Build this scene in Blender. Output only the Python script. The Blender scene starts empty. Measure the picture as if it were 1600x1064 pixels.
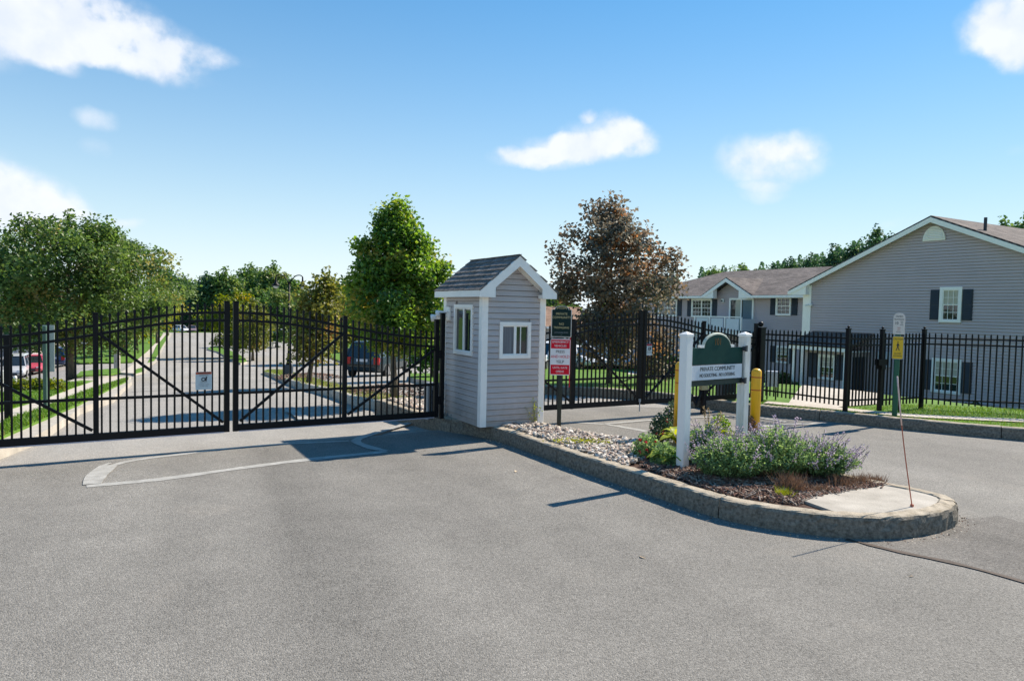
import bpy, bmesh, math, random
import numpy as np
from mathutils import Vector, Matrix
from mathutils.geometry import tessellate_polygon
R = math.radians
random.seed(11)
rng = np.random.default_rng(11)
scene = bpy.context.scene
COL = scene.collection

# ------------------------------------------------------------------ camera
F, PITCH, ROLL, EYE = 1080.0, .045, .0215, 2.0
FWv = np.array([0, math.cos(PITCH), -math.sin(PITCH)])
_up = np.cross([1., 0, 0], FWv)
RTv = np.array([1., 0, 0]) * math.cos(ROLL) + _up * math.sin(ROLL)
UPv = -np.array([1., 0, 0]) * math.sin(ROLL) + _up * math.cos(ROLL)
cam = bpy.data.cameras.new('camera'); cam_o = bpy.data.objects.new('camera', cam); COL.objects.link(cam_o)
cam.sensor_width = 36; cam.lens = 36 * F / 1600; cam.clip_end = 6000; cam.clip_start = .05
m = Matrix.Identity(4)
for i in range(3):
    m[i][0] = RTv[i]; m[i][1] = UPv[i]; m[i][2] = -FWv[i]
m[2][3] = EYE
cam_o.matrix_world = m
scene.camera = cam_o

# ------------------------------------------------------------------ light
SUN_AZ = 34.6          # degrees from +X, towards the sun
SUN_EL = 42.4
SUN_STRENGTH = 4.1
SKY_STRENGTH = .15
EXPOSURE = .98
SKY_GAIN, SKY_KNEE = .86, .22
scene.view_settings.view_transform = 'Standard'
scene.view_settings.look = 'None'
scene.view_settings.gamma = 1
scene.view_settings.exposure = EXPOSURE
sl = bpy.data.lights.new('sun', 'SUN'); so = bpy.data.objects.new('sun', sl); COL.objects.link(so)
sl.energy = SUN_STRENGTH; sl.angle = R(.53); sl.color = (1, .9, .76)
sd = Vector((math.cos(R(SUN_AZ)) * math.cos(R(SUN_EL)), math.sin(R(SUN_AZ)) * math.cos(R(SUN_EL)), math.sin(R(SUN_EL))))
so.rotation_euler = sd.to_track_quat('Z', 'Y').to_euler()
so.location = (30, 20, 30)

w = bpy.data.worlds.new('World'); scene.world = w; w.use_nodes = True
nt = w.node_tree; N = nt.nodes; L = nt.links
for n_ in list(N): N.remove(n_)
def nn(t, **k):
    o = N.new(t)
    for a, b in k.items(): setattr(o, a, b)
    return o
def mth(op, a, b=None, c=None):
    o = nn('ShaderNodeMath', operation=op)
    for i, x in enumerate((a, b, c)):
        if x is None: continue
        if isinstance(x, (int, float)): o.inputs[i].default_value = x
        else: L.new(x, o.inputs[i])
    return o.outputs[0]
out = nn('ShaderNodeOutputWorld'); bg = nn('ShaderNodeBackground'); bg.inputs[1].default_value = SKY_STRENGTH
sky = nn('ShaderNodeTexSky', sky_type='NISHITA'); sky.sun_disc = False
sky.sun_elevation = R(SUN_EL); sky.sun_rotation = R(90 - SUN_AZ); sky.altitude = 100; sky.air_density = 1.0; sky.dust_density = 0; sky.ozone_density = 3
tc = nn('ShaderNodeTexCoord'); sp = nn('ShaderNodeSeparateXYZ'); L.new(tc.outputs['Generated'], sp.inputs[0])
az = mth('ARCTAN2', sp.outputs[0], sp.outputs[1]); el = mth('ARCSINE', sp.outputs[2])
nz = nn('ShaderNodeTexNoise'); nz.inputs['Scale'].default_value = 9; nz.inputs['Detail'].default_value = 7; nz.inputs['Roughness'].default_value = .58
L.new(tc.outputs['Generated'], nz.inputs['Vector'])
nz2 = nn('ShaderNodeTexNoise'); nz2.inputs['Scale'].default_value = 26; nz2.inputs['Detail'].default_value = 5
L.new(tc.outputs['Generated'], nz2.inputs['Vector'])
def az_el(px, py):
    d = FWv + RTv * (px - 800) / F - UPv * (py - 532) / F
    d = d / np.linalg.norm(d)
    return math.atan2(d[0], d[1]), math.asin(d[2])
# the clouds stand at fixed directions of the sky: azimuth, elevation, half width, half height, weight
CL = [(30, 20, 125, 50, 1), (155, 42, 110, 45, 1), (215, 68, 100, 37, .95), (292, 86, 66, 20, .75), (250, 112, 75, 14, .75), (-60, 10, 110, 70, 1), (360, 95, 50, 14, .35),
      (85, 98, 46, 16, .7), (153, 188, 34, 19, .6), (141, 232, 26, 14, .4), (15, 308, 80, 42, .9), (60, 335, 70, 34, .8), (-60, 300, 90, 60, 1), (145, 345, 40, 14, .65), (212, 353, 26, 9, .55),
      (815, 249, 60, 16, .9), (880, 240, 85, 27, 1), (945, 222, 85, 38, 1.1), (992, 222, 48, 26, .8), (918, 184, 18, 10, .7),
      (1205, 250, 88, 38, .95), (1250, 226, 48, 18, .5), (1200, 301, 42, 17, .55), (1562, 38, 42, 38, .9), (1594, 82, 34, 28, .85), (1640, 25, 70, 70, 1), (1400, 355, 45, 11, .35), (270, 403, 30, 9, .35),
      (1590, 233, 20, 10, .25)]
wv = nn('ShaderNodeTexNoise'); wv.inputs['Scale'].default_value = 7; wv.inputs['Detail'].default_value = 6; wv.inputs['Roughness'].default_value = .55
L.new(tc.outputs['Generated'], wv.inputs['Vector']); wsp = nn('ShaderNodeSeparateColor'); L.new(wv.outputs['Color'], wsp.inputs[0])
az = mth('ADD', az, mth('MULTIPLY', mth('SUBTRACT', wsp.outputs[0], .5), .10)); el_w = mth('ADD', el, mth('MULTIPLY', mth('SUBTRACT', wsp.outputs[1], .5), .05))
acc = None
for (px, py, ra, re, wt) in CL:
    a0, e0 = az_el(px, py)
    da = mth('MULTIPLY', mth('SUBTRACT', az, a0), math.cos(e0) * F / ra)
    de = mth('MULTIPLY', mth('SUBTRACT', el_w, e0), F / re)
    r2 = mth('ADD', mth('MULTIPLY', da, da), mth('MULTIPLY', de, de))
    v = mth('MULTIPLY', mth('MAXIMUM', mth('SUBTRACT', 1.0, mth('MULTIPLY', r2, .75)), 0.0), wt)
    acc = v if acc is None else mth('ADD', acc, v)
pert = mth('ADD', mth('MULTIPLY', mth('SUBTRACT', nz.outputs[0], .5), 2.6), mth('MULTIPLY', mth('SUBTRACT', nz2.outputs[0], .5), 1.9))
dens = mth('MULTIPLY', acc, mth('ADD', 1.0, pert))
mr = nn('ShaderNodeMapRange', interpolation_type='SMOOTHSTEP'); mr.inputs[1].default_value = .10; mr.inputs[2].default_value = 1.5
L.new(dens, mr.inputs[0])
alpha = mth('MULTIPLY', mr.outputs[0], .92)
mx = nn('ShaderNodeMix', data_type='RGBA'); L.new(alpha, mx.inputs[0])
hs = nn('ShaderNodeHueSaturation'); hs.inputs['Saturation'].default_value = 1.36; L.new(sky.outputs[0], hs.inputs['Color'])
# soft shoulder, so the sky near the sun does not burn out
lum = nn('ShaderNodeRGBToBW'); L.new(hs.outputs[0], lum.inputs[0])
shd = mth('DIVIDE', SKY_GAIN, mth('ADD', 1.0, mth('MULTIPLY', lum.outputs[0], SKY_KNEE)))
vti = nn('ShaderNodeVectorMath', operation='MULTIPLY'); L.new(hs.outputs[0], vti.inputs[0]); vti.inputs[1].default_value = (.98, 1.02, .88)
vsc = nn('ShaderNodeVectorMath', operation='SCALE'); L.new(vti.outputs[0], vsc.inputs[0]); L.new(shd, vsc.inputs['Scale'])
# pale haze towards the horizon, all round
hz = mth('MULTIPLY', mth('POWER', 2.718, mth('MULTIPLY', mth('MAXIMUM', el, 0.0), -5.2)), .92)
hmx = nn('ShaderNodeMix', data_type='RGBA'); L.new(hz, hmx.inputs[0]); L.new(vsc.outputs[0], hmx.inputs[6]); hmx.inputs[7].default_value = (3.25, 3.72, 4.15, 1)
L.new(hmx.outputs[2], mx.inputs[6]); ccr = nn('ShaderNodeMix', data_type='RGBA'); cmr = nn('ShaderNodeMapRange'); cmr.inputs[1].default_value = .35; cmr.inputs[2].default_value = .62; L.new(nz2.outputs[0], cmr.inputs[0]); L.new(cmr.outputs[0], ccr.inputs[0])
ccr.inputs[6].default_value = (2.95, 3.15, 3.5, 1); ccr.inputs[7].default_value = (3.4, 3.5, 3.7, 1); L.new(ccr.outputs[2], mx.inputs[7])
L.new(mx.outputs[2], bg.inputs[0]); L.new(bg.outputs[0], out.inputs[0])

# ------------------------------------------------------------------ terrain
UL = np.array([-.4863, .8738]); UR = np.array([.8738, .4863])     # along the road / across it
GX, GY = -4.0, 9.6
_S = np.array([-400, 0.5, 4, 10, 20, 35, 50, 80, 120, 170, 300, 3000.])
_Z = np.array([0, 0, -.06, -.42, -1.15, -2.35, -3.05, -3.9, -4.6, -5.2, -5.6, -5.8])
_ss = np.linspace(-60, 420, 1921)
_zz = np.interp(_ss, _S, _Z)
_k = np.ones(33) / 33
_zz = np.convolve(np.pad(_zz, 16, mode='edge'), _k, mode='valid')
def sst(a, b, x):
    t = np.clip((x - a) / (b - a), 0, 1); return t * t * (3 - 2 * t)
def T(x, y):
    x = np.asarray(x, float); y = np.asarray(y, float)
    s = (x - GX) * UL[0] + (y - GY) * UL[1]; ww = (x - GX) * UR[0] + (y - GY) * UR[1]
    z = np.interp(s, _ss, _zz)
    z = z - 1.7 * sst(-3, -15, ww) * sst(6, 42, s)
    k = sst(14.6, 22.5, ww) * (1 - sst(24, 36, s))
    return z * (1 - k) - 1.66 * k
def ray(px, py): return FWv + RTv * (px - 800) / F - UPv * (py - 532) / F
def G(px, py, off=0.0):
    d = ray(px, py); o = np.array([0, 0, EYE])
    ts = np.concatenate([np.arange(2, 60, .1), np.arange(60, 260, .4), np.arange(260, 900, 3)])
    P = o[None] + d[None] * ts[:, None]
    h = P[:, 2] - T(P[:, 0], P[:, 1]) - off
    i = np.argmax(h < 0)
    if h[i] >= 0: return P[-1]
    if i == 0: return P[0]
    a = h[i - 1] / (h[i - 1] - h[i])
    return P[i - 1] + (P[i] - P[i - 1]) * a
def at(px, py, Y):
    d = ray(px, py); return np.array([0, 0, EYE]) + d * (Y / d[1])
def pxm(p): return F / float((np.array(p) - np.array([0, 0, EYE])) @ FWv)

# ------------------------------------------------------------------ materials
def bsdf(name):
    mt = bpy.data.materials.new(name); mt.use_nodes = True
    t = mt.node_tree; return mt, t, t.nodes['Principled BSDF']
def mat(name, col, rough=.7, var=.12, scale=8., bump=0., spec=.4, metal=0., col2=None, detail=6, bscale=None, coord='Object', stretch=None):
    mt, t, b = bsdf(name)
    b.inputs['Roughness'].default_value = rough; b.inputs['Specular IOR Level'].default_value = spec; b.inputs['Metallic'].default_value = metal
    tcn = t.nodes.new('ShaderNodeTexCoord'); src = tcn.outputs[coord]
    if stretch:
        mp = t.nodes.new('ShaderNodeMapping'); mp.inputs['Scale'].default_value = stretch; t.links.new(src, mp.inputs[0]); src = mp.outputs[0]
    nzn = t.nodes.new('ShaderNodeTexNoise'); nzn.inputs['Scale'].default_value = scale; nzn.inputs['Detail'].default_value = detail; nzn.inputs['Roughness'].default_value = .62
    t.links.new(src, nzn.inputs['Vector'])
    rp = t.nodes.new('ShaderNodeValToRGB'); rp.color_ramp.elements[0].position = .3; rp.color_ramp.elements[1].position = .7
    c2 = col2 if col2 else tuple(min(1, c * (1 + var)) for c in col)
    c1 = col if col2 else tuple(c * (1 - var) for c in col)
    rp.color_ramp.elements[0].color = (*c1, 1); rp.color_ramp.elements[1].color = (*c2, 1)
    t.links.new(nzn.outputs[0], rp.inputs[0]); t.links.new(rp.outputs[0], b.inputs['Base Color'])
    if bump:
        n2 = t.nodes.new('ShaderNodeTexNoise'); n2.inputs['Scale'].default_value = bscale or scale * 6; n2.inputs['Detail'].default_value = 4
        t.links.new(src, n2.inputs['Vector'])
        bp = t.nodes.new('ShaderNodeBump'); bp.inputs['Strength'].default_value = bump; bp.inputs['Distance'].default_value = .01
        t.links.new(n2.outputs[0], bp.inputs['Height']); t.links.new(bp.outputs[0], b.inputs['Normal'])
    return mt

LANE_ROT = -24.1
JOINT_X = .527
def asphalt_mat(name, lo, hi, stain=.25, tint=(1, 1, 1), joint=0.0):
    mt, t, b = bsdf(name); nd = t.nodes; lk = t.links
    b.inputs['Roughness'].default_value = .86; b.inputs['Specular IOR Level'].default_value = .3
    tcn = nd.new('ShaderNodeTexCoord'); src = tcn.outputs['Object']
    def noise(sc, det, ro=.6, vec=None):
        o = nd.new('ShaderNodeTexNoise'); o.inputs['Scale'].default_value = sc; o.inputs['Detail'].default_value = det; o.inputs['Roughness'].default_value = ro
        lk.new(vec or src, o.inputs['Vector']); return o.outputs[0]
    def m_(op, a, bb):
        o = nd.new('ShaderNodeMath'); o.operation = op
        for i, x in enumerate((a, bb)):
            if isinstance(x, (int, float)): o.inputs[i].default_value = x
            else: lk.new(x, o.inputs[i])
        return o.outputs[0]
    big = noise(.35, 4); mid = noise(2.2, 5, .65); fine = noise(110, 3, .7)
    mp0 = nd.new('ShaderNodeMapping'); mp0.inputs['Rotation'].default_value = (0, 0, R(LANE_ROT)); lk.new(src, mp0.inputs[0])
    mp = nd.new('ShaderNodeMapping'); mp.inputs['Scale'].default_value = (1.0, .05, 1); lk.new(mp0.outputs[0], mp.inputs[0]); streak = noise(1.0, 3, .5, mp.outputs[0])
    vo = nd.new('ShaderNodeTexVoronoi'); vo.inputs['Scale'].default_value = 108; lk.new(src, vo.inputs['Vector'])
    sv = nd.new('ShaderNodeSeparateColor'); lk.new(vo.outputs['Color'], sv.inputs[0])
    f = m_('ADD', m_('MULTIPLY', m_('SUBTRACT', fine, .5), .85), m_('MULTIPLY', m_('SUBTRACT', sv.outputs[0], .5), .62))
    f = m_('ADD', f, m_('MULTIPLY', m_('SUBTRACT', big, .5), stain * 1.9))
    f = m_('ADD', f, m_('MULTIPLY', m_('SUBTRACT', mid, .5), stain * 1.1))
    f = m_('ADD', f, m_('MULTIPLY', m_('SUBTRACT', streak, .5), stain * 1.8))
    # a paving joint along the lane: paler wear on its left, fresher dark bitumen on its right
    sx = nd.new('ShaderNodeSeparateXYZ'); lk.new(mp0.outputs[0], sx.inputs[0])
    jx = m_('ADD', m_('SUBTRACT', sx.outputs[0], JOINT_X), m_('MULTIPLY', m_('SUBTRACT', mid, .5), .22))
    pale = m_('MULTIPLY', m_('POWER', 2.718, m_('MULTIPLY', m_('ABSOLUTE', m_('MINIMUM', jx, 0.0), 0.0), -2.4)), m_('MINIMUM', m_('MAXIMUM', m_('MULTIPLY', jx, -4.0), 0.0), 1.0))
    dark = m_('MULTIPLY', m_('POWER', 2.718, m_('MULTIPLY', m_('ABSOLUTE', m_('MAXIMUM', jx, 0.0), 0.0), -1.3)), m_('MINIMUM', m_('MAXIMUM', m_('MULTIPLY', jx, 4.0), 0.0), 1.0))
    f = m_('ADD', f, m_('MULTIPLY', pale, joint)); f = m_('SUBTRACT', f, m_('MULTIPLY', dark, joint * 1.1))
    f = m_('ADD', f, .5)
    rp = nd.new('ShaderNodeValToRGB'); e = rp.color_ramp.elements
    e[0].position = .0; e[0].color = (lo * .55 * tint[0], lo * .55 * tint[1], lo * .55 * tint[2], 1); e[1].position = 1; e[1].color = (hi * 1.5 * tint[0], hi * 1.5 * tint[1], hi * 1.5 * tint[2], 1)
    q = rp.color_ramp.elements.new(.3); q.color = (lo * tint[0], lo * tint[1], lo * tint[2], 1)
    q = rp.color_ramp.elements.new(.72); q.color = (hi * tint[0], hi * tint[1], hi * tint[2], 1)
    lk.new(f, rp.inputs[0])
    # a faint brown soiling with its own shape
    br = nd.new('ShaderNodeMapRange'); br.inputs[1].default_value = .58; br.inputs[2].default_value = .75; lk.new(noise(.55, 6, .7), br.inputs[0])
    mxn = nd.new('ShaderNodeMix'); mxn.data_type = 'RGBA'; lk.new(m_('MULTIPLY', br.outputs[0], .3), mxn.inputs[0]); lk.new(rp.outputs[0], mxn.inputs[6])
    mxn.inputs[7].default_value = (hi * 1.15, hi * 1.0, hi * .82, 1)
    # oil drips: small dark blots
    vo2 = nd.new('ShaderNodeTexVoronoi'); vo2.inputs['Scale'].default_value = .9; vo2.inputs['Randomness'].default_value = 1; wob = nd.new('ShaderNodeVectorMath'); wob.operation = 'ADD'; nzc = nd.new('ShaderNodeTexNoise'); nzc.inputs['Scale'].default_value = 6; lk.new(src, nzc.inputs['Vector']); vsc_ = nd.new('ShaderNodeVectorMath'); vsc_.operation = 'SCALE'; vsc_.inputs['Scale'].default_value = .35; lk.new(nzc.outputs['Color'], vsc_.inputs[0]); lk.new(src, wob.inputs[0]); lk.new(vsc_.outputs[0], wob.inputs[1]); lk.new(wob.outputs[0], vo2.inputs['Vector'])
    od = nd.new('ShaderNodeMapRange'); od.inputs[1].default_value = .16; od.inputs[2].default_value = .02; lk.new(vo2.outputs['Distance'], od.inputs[0])
    mxo = nd.new('ShaderNodeMix'); mxo.data_type = 'RGBA'; mxo.blend_type = 'MULTIPLY'; lk.new(m_('MULTIPLY', od.outputs[0], .34), mxo.inputs[0]); lk.new(mxn.outputs[2], mxo.inputs[6]); mxo.inputs[7].default_value = (.35, .34, .34, 1)
    lk.new(mxo.outputs[2], b.inputs['Base Color'])
    bp = nd.new('ShaderNodeBump'); bp.inputs['Strength'].default_value = .55; bp.inputs['Distance'].default_value = .008
    lk.new(m_('ADD', m_('MULTIPLY', vo.outputs['Distance'], -1.2), fine), bp.inputs['Height']); lk.new(bp.outputs[0], b.inputs['Normal'])
    return mt

def leaf_mat(name, dark, light, accent, trans=.45, rough=.45):
    mt = bpy.data.materials.new(name); mt.use_nodes = True; t = mt.node_tree; nd = t.nodes; lk = t.links
    nd.remove(nd['Principled BSDF']); o = nd['Material Output']
    at_ = nd.new('ShaderNodeAttribute'); at_.attribute_name = 'tint'
    s = nd.new('ShaderNodeSeparateColor'); lk.new(at_.outputs['Color'], s.inputs[0])
    m1 = nd.new('ShaderNodeMix'); m1.data_type = 'RGBA'; lk.new(s.outputs[0], m1.inputs[0]); m1.inputs[6].default_value = (*dark, 1); m1.inputs[7].default_value = (*light, 1)
    m2 = nd.new('ShaderNodeMix'); m2.data_type = 'RGBA'; lk.new(s.outputs[1], m2.inputs[0]); lk.new(m1.outputs[2], m2.inputs[6]); m2.inputs[7].default_value = (*accent, 1)
    d = nd.new('ShaderNodeBsdfDiffuse'); tr = nd.new('ShaderNodeBsdfTranslucent'); gl = nd.new('ShaderNodeBsdfGlossy'); gl.inputs['Roughness'].default_value = rough
    lk.new(m2.outputs[2], d.inputs[0])
    hv = nd.new('ShaderNodeHueSaturation'); hv.inputs['Hue'].default_value = .485; hv.inputs['Saturation'].default_value = 1.15; hv.inputs['Value'].default_value = 1.5; lk.new(m2.outputs[2], hv.inputs['Color']); lk.new(hv.outputs[0], tr.inputs[0])
    a = nd.new('ShaderNodeMixShader'); a.inputs[0].default_value = trans; lk.new(d.outputs[0], a.inputs[1]); lk.new(tr.outputs[0], a.inputs[2])
    b = nd.new('ShaderNodeMixShader'); b.inputs[0].default_value = .035; lk.new(a.outputs[0], b.inputs[1]); lk.new(gl.outputs[0], b.inputs[2]); gl.inputs[0].default_value = (.7, .7, .7, 1)
    lk.new(b.outputs[0], o.inputs[0]); return mt

MT = {}
MT['asphalt'] = asphalt_mat('asphalt', .16, .24, .3, (1.045, .985, .885), .14)
MT['asphalt_drive'] = asphalt_mat('asphalt_drive', .26, .35, .25, (1.04, .98, .89))
MT['asphalt_patch'] = asphalt_mat('asphalt_patch', .105, .18, .5, (1.06, .98, .88))
MT['black'] = mat('black_powder_coat', (.0045, .0045, .006), .5, .25, 30, 0, .22)
MT['concrete'] = mat('concrete', (.34, .31, .265), .9, 0, 3.2, .5, .2, col2=(.5, .46, .4), bscale=60)
MT['kerb_old'] = mat('dark_kerb_face', (.085, .075, .06), .95, 0, 30., .8, .12, col2=(.30, .265, .215), bscale=70, detail=12)  # kerb sides, coloured darker than the top
MT['kerb_top'] = mat('pale_kerb_top', (.27, .225, .165), .95, 0, 9., .9, .12, col2=(.54, .47, .37), bscale=60, detail=12)  # kerb top, coloured paler than the sides
MT['walk'] = mat('sidewalk_concrete', (.42, .37, .31), .9, 0, 2.2, .3, .2, col2=(.55, .5, .43), bscale=50)
MT['grass_base'] = mat('lawn', (.065, .14, .018), .9, 0, 1.4, .6, .2, col2=(.14, .26, .035), bscale=60, detail=9)
MT['dry_grass'] = mat('dry_lawn', (.13, .12, .045), .9, 0, 5, .6, .2, col2=(.26, .21, .09), bscale=80, detail=9)
MT['soil'] = mat('mulch_soil', (.05, .028, .02), .95, 0, 18, .8, .2, col2=(.11, .065, .05), bscale=90)
MT['vinyl'] = mat('grey_vinyl_siding', (.50, .45, .435), .55, .07, 2.2, .05, .3, stretch=(1, 1, 3))
MT['vinyl_house'] = mat('house_vinyl_siding', (.50, .42, .43), .55, .05, .8, .05, .3)
MT['white'] = mat('white_trim', (.91, .88, .83), .45, .04, 6, 0, .4)
MT['white_vinyl'] = mat('white_vinyl_post', (.86, .84, .80), .4, 0, 9, 0, .4, col2=(.9, .87, .83))
MT['white_stained'] = mat('stained_white_vinyl', (.62, .58, .5), .5, 0, 7, 0, .4, col2=(.82, .81, .79), stretch=(3, 3, .6))
MT['shingle'] = mat('grey_shingle', (.10, .092, .085), .95, 0, 25, .8, .12, col2=(.25, .23, .215), bscale=220, detail=9)
MT['shingle2'] = mat('grey_shingle_light', (.15, .138, .13), .95, 0, 25, .8, .12, col2=(.31, .285, .265), bscale=220, detail=9)
MT['paint_line'] = mat('worn_white_sealant', (.27, .262, .24), .8, 0, 7, .2, .3, col2=(.45, .44, .41), detail=9)
MT['crack_seal'] = mat('brown_crack_sealer', (.08, .058, .045), .8, .3, 9, .3, .3)
MT['glass'] = mat('dark_glass', (.02, .026, .03), .03, .2, 2, 0, .9)
MT['yellow'] = mat('yellow_plastic', (.78, .42, .012), .38, .05, 4, 0, .5)
MT['red_tape'] = mat('red_reflective_tape', (.45, .05, .015), .4, .1, 9)
MT['sign_green'] = mat('dark_green_sign', (.008, .026, .024), .5, .1, 5, 0, .15)
MT['board_green'] = mat('green_painted_board', (.014, .058, .048), .6, .12, 6, .05, .12)
MT['sign_red'] = mat('red_sign', (.72, .012, .03), .5, .04, 6, 0, .12)
MT['sign_white'] = mat('white_sign_face', (.84, .80, .79), .5, .03, 6, 0, .15)
MT['gold'] = mat('gold_lettering', (.6, .5, .25), .4, .1, 6)
MT['dim_gold'] = mat('faded_orange_numerals', (.17, .085, .02), .5, .1, 6)
MT['ink'] = mat('black_ink', (.03, .035, .045), .5, .1, 6)
MT['yellow_sign'] = mat('yellow_sign', (.75, .48, .02), .4, .05, 6)
MT['cream_sign'] = mat('cream_sign', (.66, .62, .56), .4, .04, 6)
MT['post_green'] = mat('green_sign_post', (.01, .1, .06), .4, .1, 6)
MT['orange'] = mat('orange_header', (.5, .1, .04), .5, .1, 6)
MT['rod'] = mat('faded_orange_rod', (.42, .12, .07), .5, .15, 9)
MT['rod_top'] = mat('pale_reflector', (.7, .5, .45), .4, .1, 9)
MT['galv'] = mat('galvanised_grey', (.3, .32, .34), .5, .15, 9, 0, .5)
MT['dark_box'] = mat('dark_grey_cabinet', (.035, .05, .07), .5, .15, 9)
MT['tan_box'] = mat('tan_box', (.4, .33, .17), .6, .15, 20)
MT['light_box'] = mat('light_grey_cabinet', (.5, .52, .56), .5, .05, 9)
MT['bark'] = mat('bark', (.075, .06, .045), .95, 0, 9, .9, .15, col2=(.2, .165, .12), stretch=(1, 1, .25), bscale=30)
MT['shutter'] = mat('slate_shutter', (.022, .03, .042), .5, .08, 6)
MT['stone'] = mat('river_stone', (.2, .18, .17), .7, 0, 1, .2, .3, col2=(.62, .58, .55))
MT['mulch'] = mat('mulch_chip', (.07, .04, .028), .95, 0, 6, .3, .15, col2=(.26, .17, .125))
MT['rubber'] = mat('tyre_rubber', (.012, .012, .013), .8, .1, 9)
MT['rim'] = mat('alloy_rim', (.5, .5, .52), .3, .05, 9, metal=.8)
MT['lamp_red'] = mat('tail_lamp', (.4, .012, .015), .2, .05, 9)
MT['lamp_clear'] = mat('head_lamp', (.75, .76, .78), .1, .02, 9, spec=.8)
MT['plate'] = mat('number_plate', (.6, .62, .66), .5, .02, 9)
MT['curtain'] = mat('pale_curtain', (.5, .46, .36), .8, .2, 12, stretch=(9, 9, .3))
MT['frost'] = mat('white_balcony_panel', (.62, .66, .7), .5, .04, 4)
MT['leaf_litter'] = mat('fallen_leaf', (.6, .45, .3), .7, .2, 20)
def roof_mat(name, a, b_):
    mt, t, bb = bsdf(name); nd = t.nodes; lk = t.links; bb.inputs['Roughness'].default_value = .95; bb.inputs['Specular IOR Level'].default_value = .15
    tcn = nd.new('ShaderNodeTexCoord'); br = nd.new('ShaderNodeTexBrick'); br.inputs['Scale'].default_value = 3.2; br.inputs['Mortar Size'].default_value = .012; br.inputs['Color1'].default_value = (*a, 1); br.inputs['Color2'].default_value = (*b_, 1)
    br.inputs['Mortar'].default_value = (a[0] * .5, a[1] * .5, a[2] * .5, 1); br.inputs['Row Height'].default_value = .42; br.inputs['Brick Width'].default_value = .9
    lk.new(tcn.outputs['UV'], br.inputs['Vector'])
    n1 = nd.new('ShaderNodeTexNoise'); n1.inputs['Scale'].default_value = .9; n1.inputs['Detail'].default_value = 8; n1.inputs['Roughness'].default_value = .7; lk.new(tcn.outputs['Object'], n1.inputs['Vector'])
    mp = nd.new('ShaderNodeMapRange'); mp.inputs[1].default_value = .3; mp.inputs[2].default_value = .7; mp.inputs[3].default_value = .72; mp.inputs[4].default_value = 1.3; lk.new(n1.outputs[0], mp.inputs[0])
    mu = nd.new('ShaderNodeVectorMath'); mu.operation = 'SCALE'; lk.new(br.outputs[0], mu.inputs[0]); lk.new(mp.outputs[0], mu.inputs['Scale'])
    lk.new(mu.outputs[0], bb.inputs['Base Color'])
    bp = nd.new('ShaderNodeBump'); bp.inputs['Strength'].default_value = .5; bp.inputs['Distance'].default_value = .02; lk.new(br.outputs['Fac'], bp.inputs['Height']); bp.invert = True; lk.new(bp.outputs[0], bb.inputs['Normal'])
    return mt
MT['roof'] = roof_mat('brown_grey_shingle_roof', (.12, .105, .1), (.2, .17, .155))
MT['roof_tan'] = roof_mat('tan_shingle_roof', (.32, .2, .14), (.42, .27, .19))
MT['beige_wall'] = mat('beige_far_wall', (.42, .38, .33), .8, .06, 2)

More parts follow.
